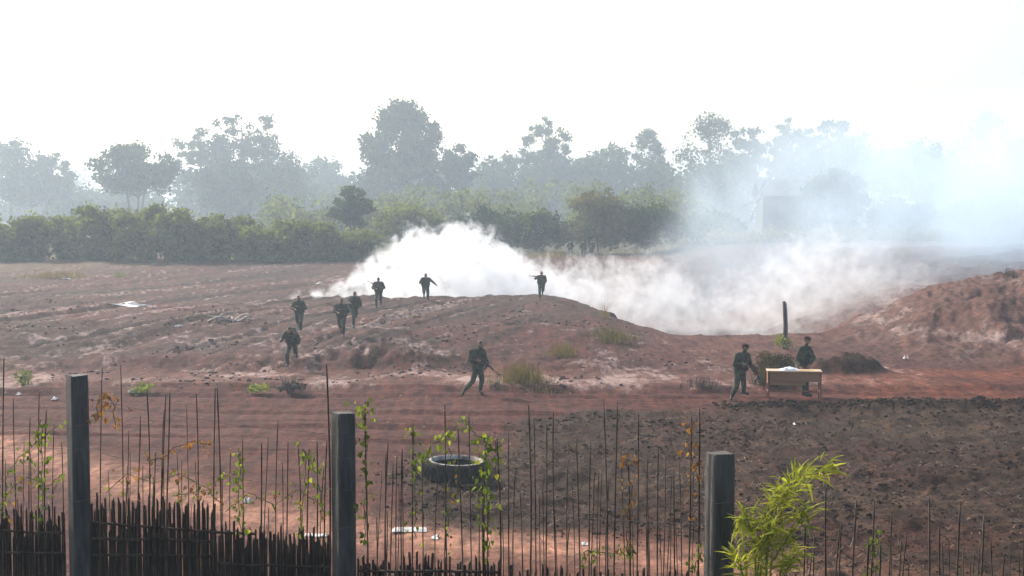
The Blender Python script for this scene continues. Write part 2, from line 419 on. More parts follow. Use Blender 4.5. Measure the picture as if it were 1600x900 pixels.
# ------------------------------------------------------------------ the ground
def build_ground():
    rows = list(np.arange(-40, 20.5, 0.75))
    v = 935.0
    while v > 366:
        rows.append(6.0 / ((v - 320.0) / FPX)); v -= 1.35 if v < 640 else 1.7
    y = rows[-1]
    while y < 1500:
        y *= 1.035; rows.append(y)
    rows = np.array(sorted(rows))
    NC = 760
    t = np.linspace(-1, 1, NC)
    half = np.where(rows < 22, 24.0, 0.0) + np.where(rows >= 22, np.maximum(24.0, rows * 0.47), 0)
    half = np.where(rows > 180, rows * 0.47 + (rows - 180) * 0.6, half)
    X = half[:, None] * t[None, :]
    Y = np.repeat(rows[:, None], NC, 1)
    Z = H(X, Y)
    V = np.stack([X, Y, Z], -1).reshape(-1, 3)
    R = len(rows)
    idx = np.arange(R * NC).reshape(R, NC)
    F = np.stack([idx[:-1, :-1], idx[:-1, 1:], idx[1:, 1:], idx[1:, :-1]], -1).reshape(-1, 4)
    me = fast_mesh('ground', V, F, M['ground'], smooth=True)
    x = X.ravel(); y = Y.ravel()
    # soil colours (linear; sunlit streaks go into the chalk share)
    def c(*a): return np.array(a)
    n1 = fbm(x * 0.16, y * 0.10, 41, 4); n2 = fbm(x * 0.8, y * 0.55, 43, 4); n3 = fbm(x * 2.6, y * 1.9, 45, 3)
    red = c(0.108, 0.044, 0.032); mauve = c(0.082, 0.053, 0.047); chalk = c(0.29, 0.21, 0.185)
    dark = c(0.045, 0.0295, 0.0170); tan = c(0.27, 0.175, 0.13); orange = c(0.19, 0.075, 0.042)
    olive = c(0.15, 0.115, 0.06); grey = c(0.17, 0.15, 0.15)
    C = np.repeat(red[None], len(x), 0) * 1.0
    CH = np.zeros(len(x))                     # share of chalk crumbs and painted sunlit streaks
    def chalky(w):
        nonlocal CH
        CH = np.maximum(CH, np.clip(w, 0, 1))
    def mixin(col, w):
        nonlocal C
        w = np.clip(w, 0, 1)[:, None]
        C = C * (1 - w) + col[None] * w
    far = ss(48, 54, y)
    mixin(mauve, far * (0.55 + 0.9 * n1 + 0.5 * n2))
    q = (x * 0.95 - y * 0.30)
    streak = vnoise(q * 0.9, y * 0.06, 51) + 0.7 * vnoise(q * 2.4, y * 0.10, 52) + 0.45 * vnoise(q * 6.0, y * 0.2, 53) + 0.45 * n3
    leftf = (1 - ss(-2, 8, x)) * ss(51, 58, y) * (1 - ss(112, 124, y))
    chalky(leftf * ss(-0.05, 0.75, streak) * 0.9)
    mixin(c(0.045, 0.029, 0.026), leftf * ss(-0.05, 0.45, -streak) * 0.85)
    for q0, sd_ in ((-23.5, 1), (-29.0, 2), (-34.5, 3), (-40.0, 4), (-47.0, 5), (-54.0, 6)):
        dq = q - q0 - 2.4 * vnoise(y * 0.045, y * 0 + sd_, 24)
        chalky(np.exp(-((np.abs(dq) - 1.25) / 0.22) ** 2) * leftf * ss(-0.25, 0.3, n2) * 0.95)
        mixin(c(0.035, 0.020, 0.017), np.exp(-((np.abs(dq) - 0.85) / 0.18) ** 2) * leftf * 0.8)
    # chalky terrace front and the pale strip at its foot
    front = ss(46.5, 49, y + 1.5 * n2) * (1 - ss(60, 70, y + 4 * n1)) * (1 - ss(4, 13, x))
    chalky(front * ss(-0.25, 0.6, n2 + 0.5 * n3 + 0.25 * n1) * 0.85)
    strip = ss(44.4, 46.2, y + 0.7 * n2) * (1 - ss(49, 51, y + n2)) * (1 - ss(10, 17, x))
    mixin(c(0.20, 0.125, 0.10), strip * (0.55 + 0.8 * n2)); chalky(strip * (0.62 + 0.9 * n2))
    # embankment on the right: mauve with pale beds
    em = ss(13.5, 17, x) * ss(50, 56, y)
    bed = vnoise(x * 0.06, H(x, y) * 5.5 + 0.8 * n1, 61) + 0.5 * n2
    mixin(c(0.150, 0.100, 0.088), em * 0.85); mixin(grey * 1.2, em * ss(0.12, 0.4, bed) * 0.6); chalky(em * ss(0.05, 0.45, bed) * 0.75); chalky(ss(3, 8, x) * ss(44, 48, y) * (1 - ss(54, 62, y)) * (1 - ss(14, 16, x)) * (0.35 + 0.9 * n2))
    mixin(orange, ss(7, 12, x) * ss(42.5, 44, y) * (1 - ss(49, 53, y)) * (0.6 + 0.8 * n2))
    mixin(c(0.15, 0.085, 0.066), ss(3, 8, x) * ss(50, 55, y) * (1 - ss(64, 70, y)) * (1 - ss(13, 16, x)) * (0.6 + n2))
    # olive verge at the far edge
    mixin(olive, ss(96, 112, y + 8 * n1 + 5 * n2) * (1 - ss(-36, -24, x + 4 * n2)) * 0.95)
    mixin(c(0.07, 0.085, 0.035), ss(128, 140, y))
    # pale sandy footpath behind the fence
    pc = np.interp(x, [-20, -12.6, -8, -3.5, 0, 3.3, 8], [42, 34.2, 29.6, 26.0, 24.6, 23.4, 21.5]) + 0.8 * fbm(x * 0.3, y * 0.01, 71, 2)
    pth = np.exp(-((y - pc) / 1.35) ** 2) + (1 - ss(20, 23.5, y)) * 0.5 * (1 - ss(2, 5, x))
    mixin(tan * 1.6, pth * (0.95 + 0.7 * n2)); chalky(pth * 0.35)
    # turned soil
    pm = plough_mask(x, y)
    CH = CH * (1 - np.clip(pm * 1.3, 0, 1)) + 0.12 * pm
    mixin(dark, np.clip(pm * 1.25, 0, 1) * (0.93 + 0.5 * n1 + 0.35 * n2))
    mixin(c(0.072, 0.054, 0.034), pm * ss(-0.05, 0.45, fbm(x * 0.28, y * 0.40, 75, 4)) * 0.8)
    mixin(c(0.105, 0.085, 0.060), pm * ss(0.25, 0.6, fbm(x * 0.9, y * 2.2, 76, 4)) * 0.6)
    mixin(dark * 1.1, np.exp(-(((x - 12.0) / 1.6) ** 2 + ((y - 50.5) / 1.2) ** 2) ** 2))
    mixin(dark * 1.3, np.exp(-((y - 41.6) / 0.75) ** 2) * ss(5, 10, x))
    # grassy bank under the fence
    mixin(c(0.09, 0.07, 0.045), (1 - ss(14, 20, y)))
    ca = me.color_attributes.new('soil', 'FLOAT_COLOR', 'POINT')
    buf = np.ones((len(x), 4), np.float32); buf[:, :3] = np.clip(C * np.array([0.63, 0.475, 0.41]), 0.005, 0.8); buf[:, 3] = np.clip(CH, 0, 1)
    ca.data.foreach_set('color', buf.ravel())
    o = link('ground', me); tag(o, kind='structure', label='bare red soil field with tracks and turned dark earth')
    return o
build_ground()

# clods and crumbs: too many and too small to count
def blob_template(seed, n=1):
    bm = bmesh.new(); bmesh.ops.create_icosphere(bm, subdivisions=n, radius=1)
    rr = np.random.RandomState(seed)
    V = np.array([v.co[:] for v in bm.verts]); F = np.array([[v.index for v in f.verts] for f in bm.faces]); bm.free()
    V *= (0.65 + 0.6 * rr.rand(len(V)))[:, None]
    return V, F

def scatter_blobs(name, X, Y, S, m, seed, sink=0.25, label=None):
    rr = np.random.RandomState(seed)
    temps = [blob_template(seed + k) for k in range(6)]
    Z = H(X, Y)
    Vs = []; Fs = []; b = 0
    for i in range(len(X)):
        V, F = temps[i % 6]
        a = rr.rand() * 6.28; ca, sa = math.cos(a), math.sin(a)
        sc = S[i] * np.array([0.8 + 0.6 * rr.rand(), 0.8 + 0.6 * rr.rand(), 0.55 + 0.4 * rr.rand()])
        W = V * sc
        W = np.stack([W[:, 0] * ca - W[:, 1] * sa, W[:, 0] * sa + W[:, 1] * ca, W[:, 2]], 1)
        W += np.array([X[i], Y[i], Z[i] + S[i] * (0.5 - sink) * 0.8])
        Vs.append(W); Fs.append(F + b); b += len(W)
    me = fast_mesh(name, np.concatenate(Vs), np.concatenate(Fs), m)
    o = link(name, me); tag(o, label=label, kind='stuff')
    return o

rr = np.random.RandomState(4)
N = 60000
X = rr.uniform(-8, 22, N); Y = 24.5 + 19 * rr.rand(N) ** 1.2
keep = rr.rand(N) < plough_mask(X, Y) * ss(-0.1, 0.45, fbm(X * 0.5, Y * 0.5, 91, 3)) * 0.42
X, Y = X[keep], Y[keep]
scatter_blobs('soil_clods', X, Y, 0.015 + 0.05 * rr.rand(len(X)) ** 3, M['clod'], 10, label='loose dark clods on the turned soil')
N = 26000; X = rr.uniform(-6, 16, N); Y = 20.5 + 22 * rr.rand(N) ** 1.25
keep = rr.rand(N) < plough_mask(X, Y) * 0.8
X, Y = X[keep], Y[keep]
scatter_blobs('soil_crumbs', X, Y, 0.008 + 0.022 * rr.rand(len(X)) ** 2, M['clod'], 15, label='fine dark crumbs over the turned soil')
N = 2600
X = rr.uniform(6, 24, N); Y = 41.6 + rr.normal(0, 0.35, N) + 0.5 * fbm(X * 0.6, X * 0, 93, 2)
scatter_blobs('soil_clods', X, Y, 0.02 + 0.055 * rr.rand(N) ** 2.5, M['clod'], 11, label='dark clods heaped along the far edge of the turned soil')
N = 12000
X = rr.uniform(-26, 10, N); Y = rr.uniform(45, 76, N)
keep = rr.rand(N) < ss(-0.1, 0.5, fbm(X * 0.4, Y * 0.3, 95, 3)) * (1 - ss(3, 10, X)) * 0.8
X, Y = X[keep], Y[keep]
scatter_blobs('soil_crumbs', X, Y, 0.02 + 0.07 * rr.rand(len(X)) ** 2.5, M['redclod'], 12, label='loose reddish and chalky crumbs on the terrace slope')

# ------------------------------------------------------------------ trees
def leaf_quads(P, Nrm, size, rs, aspect=0.62):
    n = len(P)
    d = rs.normal(size=(n, 3)); d /= np.linalg.norm(d, axis=1)[:, None]
    nr = Nrm + rs.normal(scale=0.8, size=(n, 3)); nr /= np.linalg.norm(nr, axis=1)[:, None] + 1e-9
    a = np.cross(nr, d); a /= np.linalg.norm(a, axis=1)[:, None] + 1e-9
    b = np.cross(nr, a)
    s = size * (0.6 + 0.8 * rs.rand(n))
    a = a * s[:, None]; b = b * (s * aspect)[:, None]
    V = np.stack([P - a, P - b * 0.9, P + a, P + b], 1).reshape(-1, 3)
    F = np.arange(4 * n).reshape(n, 4)
    return V, F

def crown_points(rs, blobs, n, shell=0.7):
    """points in a set of ellipsoid clumps: most near their skins"""
    vol = np.array([b[1][0] * b[1][1] * b[1][2] for b in blobs]) ** (2 / 3)
    pick = rs.choice(len(blobs), n, p=vol / vol.sum())
    C = np.array([b[0] for b in blobs])[pick]; R = np.array([b[1] for b in blobs])[pick]
    d = rs.normal(size=(n, 3)); d /= np.linalg.norm(d, axis=1)[:, None]
    rad = np.where(rs.rand(n) < shell, 0.82 + 0.30 * rs.rand(n) ** 1.5, rs.rand(n) ** 0.5)
    return C + d * R * rad[:, None], d

def build_tree(name, label, cat, base, width, height, m, seed, style='round', leaf=0.3, n=None, group=None, trunk_r=None):
    """base: point on the ground; the crown is made of clumps of leaf-sized faces carried by limbs"""
    rs = np.random.RandomState(seed); rd = random.Random(seed)
    w, h = width / 2, height
    blobs = []; tips = []
    def ball(p=0.4):
        return Vector((rd.gauss(0, 1), rd.gauss(0, 1), rd.gauss(0, 1))).normalized() * (rd.random() ** p)
    if style == 'umbrella':                   # wide crown, several bare stems
        z0 = 0.30 * h
        for k in range(60):
            d = ball(0.42)
            s = rd.uniform(0.10, 0.19) * w
            f = 0.5 + 0.5 * d.z
            r = (w - s) * (0.80 + 0.35 * (1 - abs(2 * f - 0.75)))
            blobs.append(((d.x * r, d.y * r, z0 + s * 0.5 + (h - z0 - s * 1.2) * f), (s * 1.25, s * 1.25, s * 0.75)))
    elif style == 'airy':                     # thin crown with sky gaps on long limbs
        z0 = 0.25 * h
        for k in range(95):
            d = ball(0.33); f = 0.5 + 0.5 * d.z
            s = rd.uniform(0.045, 0.105) * w
            r = (w - s) * 1.05
            blobs.append(((d.x * r, d.y * r, z0 + (h - z0 - s) * f), (s * 1.4, s * 1.4, s * 0.8)))
    elif style == 'column':                   # tall, leafy to the ground, lobed outline
        for k in range(120):
            f = rd.random()
            prof = (1.0 + 0.10 * math.sin(11 * f + seed)) * (1.0 if f < 0.55 else math.sqrt(max(0.0, 1 - ((f - 0.55) / 0.47) ** 2)))
            a = rd.uniform(0, 6.28); s = rd.uniform(0.10, 0.24) * w
            r = max(0.0, w * prof - s * 0.8) * rd.random() ** 0.55
            blobs.append(((r * math.cos(a), r * math.sin(a), 0.05 * h + f * (h * 0.95 - s)), (s, s, s)))
    else:                                     # round or bush
        z0 = (0.02 if style == 'bush' else 0.12) * h
        for k in range(60):
            d = ball(0.4)
            s = rd.uniform(0.13, 0.27) * w
            zc = (z0 + h) / 2; hh = (h - z0) / 2 - s * 0.6
            blobs.append(((d.x * (w - s * 0.5), d.y * (w - s * 0.5), max(zc + d.z * hh, s * 0.35)), (s, s, s * 0.85)))
    if n is None: n = int(min(19000, max(4500, 2.3 * sum(b[1][0] * b[1][1] for b in blobs) * 4.0 / (leaf * leaf) * (0.7 if style in ('airy', 'umbrella') else 0.62))))
    P, D = crown_points(rs, blobs, n, 0.55)
    P = P + 0.55 * leaf * rs.normal(size=P.shape)
    fly = rs.rand(len(P)) < 0.22
    P[fly] += D[fly] * (leaf * 2.2 * rs.rand(fly.sum()))[:, None]
    P[:, 2] = np.maximum(P[:, 2], 0.05)
    V, F = leaf_quads(P, D, leaf, rs)
    root = empty(name, base)
    tag(root, label, cat, group)
    cr = link('crown', fast_mesh('crown', V, F, m), root)
    # trunk and limbs
    tr = trunk_r or max(0.05, 0.018 * height)
    TV, TF = [], []
    stems = 3 if style == 'umbrella' else 1
    for s_ in range(stems):
        off = Vector(((s_ - (stems - 1) / 2) * width * 0.055, 0.1 * s_, 0))
        ht = {'umbrella': 0.5, 'airy': 0.85, 'column': 0.7}.get(style, 0.55) * h
        pts = [off * 0.5 + Vector((0, 0, -0.3)), off + Vector((rd.uniform(-.1, .1) * w * 0.3, 0, ht * 0.4)), off * 2 + Vector((rd.uniform(-.1, .1) * w * 0.4, rd.uniform(-.1, .1) * w, ht))]
        tube_vf(pts, [tr, tr * 0.8, tr * 0.3], 7, TV, TF)
        for k, b in enumerate(blobs):
            if k % stems != s_ or (style in ('round', 'bush', 'column') and k > 7) or (style in ('airy', 'umbrella') and k > 34): continue
            c = Vector(b[0]); f = rd.uniform(0.45, 0.9)
            st = pts[1].lerp(pts[2], f)
            if st.z > c.z: st = pts[1].lerp(pts[2], 0.1) if pts[1].z < c.z else Vector((pts[1].x, pts[1].y, c.z * 0.7))
            mid = st.lerp(c, 0.55) + Vector((0, 0, -0.04 * h))
            tube_vf([st, mid, c], [tr * 0.38, tr * 0.25, tr * 0.08], 5, TV, TF, cap=False)
    mesh_obj('trunk', TV, TF, M['bark'], root, smooth=True)
    return root

def tree_at(name, label, cat, u, vtop, wpx, D, m, seed, style='round', leaf=None, n=None, vbase=None):
    if D >= 180: D = D * 1.36; leaf = leaf * 1.25 if leaf else None
    top = at(u, vtop, D)
    zb = hz(top.x, D)
    s = D / FPX
    return build_tree(name, label, cat, (top.x, D, zb), wpx * s, top.z - zb, m, seed, style, (leaf or max(0.16, 0.0016 * D)) * 0.85, n)

T = tree_at
fo, fy, fb = M['foliage'], M['foliage_y'], M['foliage_b']
T('broad_tree', 'dark spreading tree with several bare stems rising behind the left shrubbery', 'tree', 212, 210, 150, 185, fo, 3, 'umbrella', 0.34)
T('hazy_tree', 'pale round tree at the left edge of the photo', 'tree', 15, 212, 130, 250, fo, 4, 'round')
T('airy_tree', 'thin see-through tree beside the pale round one at the left edge', 'tree', 72, 235, 90, 245, fo, 5, 'airy')
T('airy_tree', 'tallest thin-crowned tree with sky gaps left of the tall dark tree', 'tree', 378, 166, 150, 235, fo, 6, 'airy', 0.36)
T('airy_tree', 'shorter thin-crowned tree leaning on the rounded mass right of the spreading tree', 'tree', 312, 195, 100, 235, fo, 7, 'airy', 0.36)
T('rounded_tree', 'dense rounded tree mass below the thin-crowned trees', 'tree', 352, 248, 125, 215, fo, 8, 'round')
T('rounded_tree', 'rounded green tree between the thin-crowned trees and a faint gap of sky', 'tree', 425, 232, 110, 235, fo, 9, 'round')
T('hazy_tree', 'small faint tree low in the gap left of the tall dark tree', 'tree', 505, 240, 90, 290, fo, 10, 'round')
T('tall_tree', 'tallest dark ivy-clad tree near the middle of the tree line', 'tree', 625, 156, 142, 215, fo, 11, 'column', 0.42, 17000)
T('rounded_tree', 'dark side tree leaning on the right flank of the tall dark tree', 'tree', 678, 190, 60, 214, fo, 12, 'column', 0.33, 4000)
T('rounded_tree', 'lower pointed tree just right of the tall dark tree', 'tree', 716, 216, 70, 220, fo, 13, 'round')
T('small_tree', 'small umbrella-shaped tree with bare trunk in front of the scrub', 'tree', 547, 286, 66, 142, fo, 14, 'umbrella', 0.22)
T('airy_tree', 'airy round-headed tree standing above the scrub at centre', 'tree', 852, 178, 92, 255, fo, 15, 'airy', 0.36, 7000)
T('rounded_tree', 'rounded tree in the scrub line left of the airy round-headed tree', 'tree', 785, 240, 110, 250, fo, 16)
T('rounded_tree', 'low domed tree under the airy round-headed tree', 'tree', 870, 238, 120, 262, fo, 17)
T('rounded_tree', 'domed tree midway between the airy tree and the pointed pale tree', 'tree', 945, 220, 100, 262, fo, 18)
T('pointed_tree', 'pale pointed tree rising right of the domed trees', 'tree', 1012, 200, 70, 262, fo, 19, 'column', 0.36, 4500)
T('tall_tree', 'tall feathery tree veiled by the drifting smoke', 'tree', 1112, 170, 110, 250, fo, 20, 'column', 0.36, 5200)
T('airy_tree', 'thin tree just right of the tall feathery tree in the smoke', 'tree', 1170, 195, 80, 255, fo, 21, 'airy')
T('airy_tree', 'thin pale tree above the hut roof', 'tree', 1237, 185, 70, 265, fo, 22, 'airy')
T('airy_tree', 'thin pale tree right of the one above the hut roof', 'tree', 1295, 180, 90, 270, fo, 23, 'airy')
T('hazy_tree', 'faint rounded tree above the dark bush beside the hut', 'tree', 1350, 205, 110, 275, fo, 24)
T('hazy_tree', 'faint low tree in the thickest veil of smoke', 'tree', 1450, 205, 120, 290, fo, 25)
T('hazy_tree', 'ghostly tall tree in the smoke at the right edge', 'tree', 1545, 172, 120, 285, fo, 26, 'column', 0.42, 5000)
T('hazy_tree', 'faint tree cut by the right edge of the photo', 'tree', 1610, 200, 90, 280, fo, 27)
T('olive_bush', 'brownish olive bush mass behind the three distant people', 'bush', 935, 296, 130, 140, fb, 30, 'bush', 0.24)
T('olive_bush', 'dark rounded bush right of the brownish olive mass', 'bush', 1015, 312, 110, 142, fo, 31, 'bush', 0.24)
T('olive_bush', 'bush behind the left end of the thick white smoke', 'bush', 640, 318, 120, 146, fy, 32, 'bush', 0.24)
T('olive_bush', 'low bush behind the peak of the thick white smoke', 'bush', 765, 322, 120, 144, fo, 33, 'bush', 0.24)
T('olive_bush', 'bush filling the gap above the dip in the white smoke', 'bush', 845, 328, 100, 143, fy, 34, 'bush', 0.24)
T('olive_bush', 'dark bush in the blue smoke left of the hut', 'bush', 1115, 330, 110, 142, fo, 35, 'bush', 0.24)
T('round_bush', 'large dark rounded bush beside the hut', 'bush', 1306, 256, 96, 148, fo, 36, 'bush', 0.26, 9000)
T('olive_bush', 'faint bush right of the large dark one beside the hut', 'bush', 1410, 310, 110, 165, fo, 37, 'bush', 0.26)
T('olive_bush', 'faint bush in thick smoke near the right edge', 'bush', 1540, 305, 140, 170, fo, 38, 'bush', 0.26)

def mass(name, label, spots, m, seed, leaf, per):
    """an unbroken mass of leaves: one object"""
    rs = np.random.RandomState(seed); Vs = []; Fs = []; b = 0
    for (x, y, w, h) in spots:
        zb = hz(x, y)
        blobs = []
        for k in range(26):
            s = rs.uniform(0.14, 0.36) * w
            blobs.append(((x + rs.uniform(-1, 1) * w * 0.6, y + rs.uniform(-1, 1) * w * 0.5, zb + rs.uniform(0.05, 0.82) * h), (s, s, s * 0.7)))
        P, D = crown_points(rs, blobs, per)
        fly = rs.rand(len(P)) < 0.25
        P[fly] += D[fly] * (leaf * 3.2 * rs.rand(fly.sum()))[:, None]
        P[:, 2] = np.maximum(P[:, 2], zb + 0.05)
        V, F = leaf_quads(P, D, leaf, rs)
        Vs.append(V); Fs.append(F + b); b += len(V)
    o = link(name, fast_mesh(name, np.concatenate(Vs), np.concatenate(Fs), m)); tag(o, label, kind='stuff')
    return o
rs = np.random.RandomState(77)
sp = []
for k in range(22):
    u = -60 + k * 29.5
    D = rs.uniform(118, 126)
    vt = np.interp(u, [-60, 0, 60, 130, 200, 260, 330, 390, 440, 500, 560, 600], [338, 340, 332, 322, 320, 325, 343, 335, 345, 350, 368, 385]) + rs.uniform(-17, 12)
    p = at(u, vt, D); sp.append((p.x, D, 2.3, p.z - hz(p.x, D)))
mass('shrubbery', 'unbroken dense shrubbery along the far left edge of the field', sp, M['foliage_y'], 78, 0.17, 4200)
sp = []
for k in range(46):
    u = rs.uniform(420, 1120); D = rs.uniform(180, 280)
    vt = np.interp(u, [420, 600, 800, 1000, 1120], [300, 290, 288, 290, 300]) + rs.uniform(-14, 26) - (D - 230) * 0.28
    p = at(u, vt, D); sp.append((p.x, D, 4.4, max(2.0, p.z - hz(p.x, D))))
mass('undergrowth', 'unbroken hazy scrub on the rise behind the smoke', sp, M['foliage_y'], 79, 0.36, 900)
sp = []
for k in range(40):
    u = -80 + k * 44; D = rs.uniform(520, 620)
    vt = 262 + rs.uniform(-14, 12)
    p = at(u, vt, D); sp.append((p.x, D, 12.0, p.z - hz(p.x, D)))
mass('forest', 'far pale wood closing the horizon', sp, M['foliage'], 80, 0.75, 600)
sp = []
for k in range(70):
    u = rs.uniform(-60, 1680); D = rs.uniform(340, 430)
    vt = np.interp(u, [0, 130, 250, 330, 450, 560, 700, 900, 1050, 1200, 1400, 1600], [285, 300, 300, 262, 262, 268, 250, 248, 245, 225, 225, 225]) + rs.uniform(-12, 16)
    p = at(u, vt, D); sp.append((p.x, D, 9.0, p.z - hz(p.x, D)))
mass('treeline', 'unbroken grey-green wood filling the gaps between the tall trees', sp, M['foliage'], 83, 0.72, 1000)
sp = []
for k in range(26):
    u = 1080 + k * 22; D = rs.uniform(128, 150)
    vt = 372 + rs.uniform(-14, 12)
    p = at(u, vt, D); sp.append((p.x, D, 2.2, max(0.8, p.z - hz(p.x, D))))
mass('undergrowth', 'low scrub at the far side of the pit under the smoke', sp, M['foliage_b'], 81, 0.2, 500)

# ------------------------------------------------------------------ hut behind the smoke
def build_hut():
    D = 152.0; s = D / FPX
    c = at(1222, 350, D); zb = hz(c.x, D)
    root = empty('wooden_hut', (c.x, D, zb)); tag(root, 'grey-roofed wooden hut half hidden by blue smoke', 'hut')
    ze = at(1222, 303, D).z - zb; zr = at(1222, 281, D).z - zb
    w = 78 * s; d = 4.0
    part_box('wall', (0, -d / 2 + 0.1, ze / 2 - 0.15), (w - 0.5, 0.12, ze + 0.1), M['hutwall'], root)
    part_box('wall', (0, d / 2 - 0.1, ze / 2 - 0.15), (w - 0.5, 0.12, ze + 0.1), M['hutwall'], root)
    for sx in (-1, 1):
        V = [(sx * (w / 2 - 0.3) + dx, y, z) for dx in (-0.05, 0.05) for (y, z) in ((-d / 2 + 0.17, -0.3), (d / 2 - 0.17, -0.3), (d / 2 - 0.17, ze), (0, zr - 0.1), (-d / 2 + 0.17, ze))]
        F = [(0, 1, 2, 3, 4), (9, 8, 7, 6, 5)] + [(i, (i + 1) % 5, (i + 1) % 5 + 5, i + 5) for i in range(5)]
        mesh_obj('gable_wall', V, F, M['hutwall'], root)
    # corrugated roof: sheets side by side on both slopes
    ns = 8
    for side in (-1, 1):
        for k in range(ns):
            x0 = -w / 2 - 0.2 + k * (w + 0.4) / ns
            V = []; F = []
            nx = 9
            for j in (0, 1):
                for i in range(nx):
                    x = x0 + (w + 0.4) / ns * (i / (nx - 1)) * 0.985
                    t = j
                    y = side * (d / 2 + 0.5) * t; z = zr - (zr - ze + 0.25) * t + 0.035 * math.cos(i * math.pi) + 0.008 * (k % 2)
                    V.append((x, y, z))
            for i in range(nx - 1): F.append((i, i + 1, i + 1 + nx, i + nx))
            o = mesh_obj('roof_sheet', V, F, M['roof'], root)
            so = o.modifiers.new('thick', 'SOLIDIFY'); so.thickness = 0.02
    part_box('door', (-w * 0.12, -d / 2 + 0.02, 0.95), (0.9, 0.06, 1.9), M['bark'], root)
    part_box('window', (w * 0.2, -d / 2 + 0.02, 1.4), (0.9, 0.06, 0.8), M['bark'], root)
    # pale poles leaning on the left end
    for (u0, v0, u1, v1, nm) in ((1172, 345, 1190, 303, 'pale'), (1178, 312, 1196, 284, 'pale'), (1160, 322, 1190, 312, 'pale')):
        a = at(u0, v0, D - 2.4); b = at(u1, v1, D - 2.4)
        V, F = tube_vf([a - root.location, b - root.location], 0.07, 6)
        mesh_obj('leaning_pole', V, F, M['pole'], root)
build_hut()

# ------------------------------------------------------------------ weeds, tufts, small plants
def blade_mesh(seed, n, height, spread, wid, m, curl=0.35):
    rs = np.random.RandomState(seed); V = []; F = []
    for i in range(n):
        a = rs.rand() * 6.28; r = spread * rs.rand() ** 0.7 * (0.75 + 0.35 * math.sin(3 * a + seed))
        b = Vector((r * math.cos(a), r * math.sin(a), -0.03))
        h = height * rs.uniform(0.2, 1.1) * (1.05 - 0.6 * r / max(spread, 1e-3)); la = rs.rand() * 6.28; ln = rs.uniform(0.1, curl + 0.3) * h
        d = Vector((math.cos(la), math.sin(la), 0)); s = Vector((-d.y, d.x, 0)) * wid * rs.uniform(0.6, 1.3)
        k = len(V)
        V += [b - s, b + s, b + d * ln * 0.4 + Vector((0, 0, h * 0.6)) + s, b + d * ln * 0.4 + Vector((0, 0, h * 0.6)) - s, b + d * ln + Vector((0, 0, h))]
        F += [(k, k + 1, k + 2, k + 3), (k + 3, k + 2, k + 4)]
    me = bpy.data.meshes.new('blades'); me.from_pydata([tuple(v) for v in V], [], F); me.update(); me.materials.append(m)
    return me

def leafy_mesh(seed, n, w, h, leaf, m):
    rs = np.random.RandomState(seed)
    blobs = [((rs.uniform(-.5, .5) * w * .6, rs.uniform(-.5, .5) * w * .6, h * rs.uniform(.25, .8)), (w * .28, w * .28, h * .28)) for _ in range(7)]
    P, D = crown_points(rs, blobs, n, 0.5)
    P[:, 2] = np.maximum(P[:, 2], 0.0)
    V, F = leaf_quads(P, D, leaf, rs)
    return fast_mesh('leaves', V, F, m)

def tuft(name, label, cat, u, v, wpx, hpx, m, seed, n=160, kind='blade', lf=None):
    p = hit(u, v)
    s = p.y / FPX
    me = blade_mesh(seed, n, hpx * s, wpx * s * 0.5, 0.004 + 0.0012 * wpx * s, m, 0.6) if kind == 'blade' else leafy_mesh(seed, n, wpx * s, hpx * s, lf or max(0.035, 0.07 * wpx * s), m)
    o = empty(name, p); tag(o, label, cat)
    b = link('blades' if kind == 'blade' else 'leaves', me, o); b['kind'] = 'stuff'
    return o

tuft('weed_clump', 'small bright green weed at the left edge of the bare ground', 'weed', 41, 603, 34, 28, M['greengrass'], 1, 260, 'leafy')
tuft('weed_clump', 'small green weed left of the dead stump', 'weed', 405, 616, 40, 20, M['greengrass'], 2, 240, 'leafy')
tuft('weed_clump', 'low green weed just right of the leftmost concrete post', 'weed', 222, 616, 46, 16, M['greengrass'], 3, 160, 'leafy')
tuft('grass_clump', 'broad dry grass clump right of the running person with rifle', 'grass', 815, 598, 120, 40, M['drygrass'], 4, 900)
tuft('grass_clump', 'greenish dry grass clump on the slope below the smoke', 'grass', 880, 556, 60, 30, M['drygrass'], 5, 420)
tuft('grass_clump', 'yellow grass clump at the edge of the pit', 'grass', 955, 532, 110, 28, M['drygrass'], 6, 700)
tuft('grass_clump', 'thin upright weed standing in the smoke at the pit edge', 'weed', 945, 497, 20, 38, M['drygrass'], 7, 70)
tuft('grass_clump', 'low dry grass clump near the right end of the dark hollow', 'grass', 850, 612, 90, 14, M['drygrass'], 8, 240)
tuft('grass_clump', 'pale verge grass along the far left edge of the field', 'grass', 90, 433, 170, 12, M['drygrass'], 9, 900)
tuft('grass_clump', 'green tuft at the foot of the far left shrubbery', 'grass', 185, 432, 40, 12, M['greengrass'], 10, 240)
tuft('dead_brush', 'small twiggy brush left of the person walking to the desk', 'brush', 1100, 606, 90, 26, M['brush'], 11, 260)
tuft('dead_brush', 'large dark olive brush heap between the walking person and the desk', 'brush', 1203, 601, 62, 44, M['olivebrush'], 12, 900)
tuft('dead_brush', 'withered leafy top of the olive brush beside the desk', 'brush', 1212, 597, 58, 48, M['olivebrush'], 13, 2200, 'leafy', lf=0.045)
tuft('dead_brush', 'spiky dead brush on the crest at the right edge', 'brush', 1582, 434, 40, 18, M['brush'], 15, 160)
tuft('vine_bush', 'bright green creeper around the foot of the lone pole', 'creeper', 1224, 545, 30, 30, M['greengrass'], 16, 240, 'leafy')
tuft('grass_clump', 'tall dead weed on the crest at the right edge', 'weed', 1574, 430, 9, 22, M['brush'], 17, 60)
tuft('grass_clump', 'brown grass fringe along the foot of the far scrub', 'grass', 860, 402, 150, 14, M['drygrass'], 18, 420)

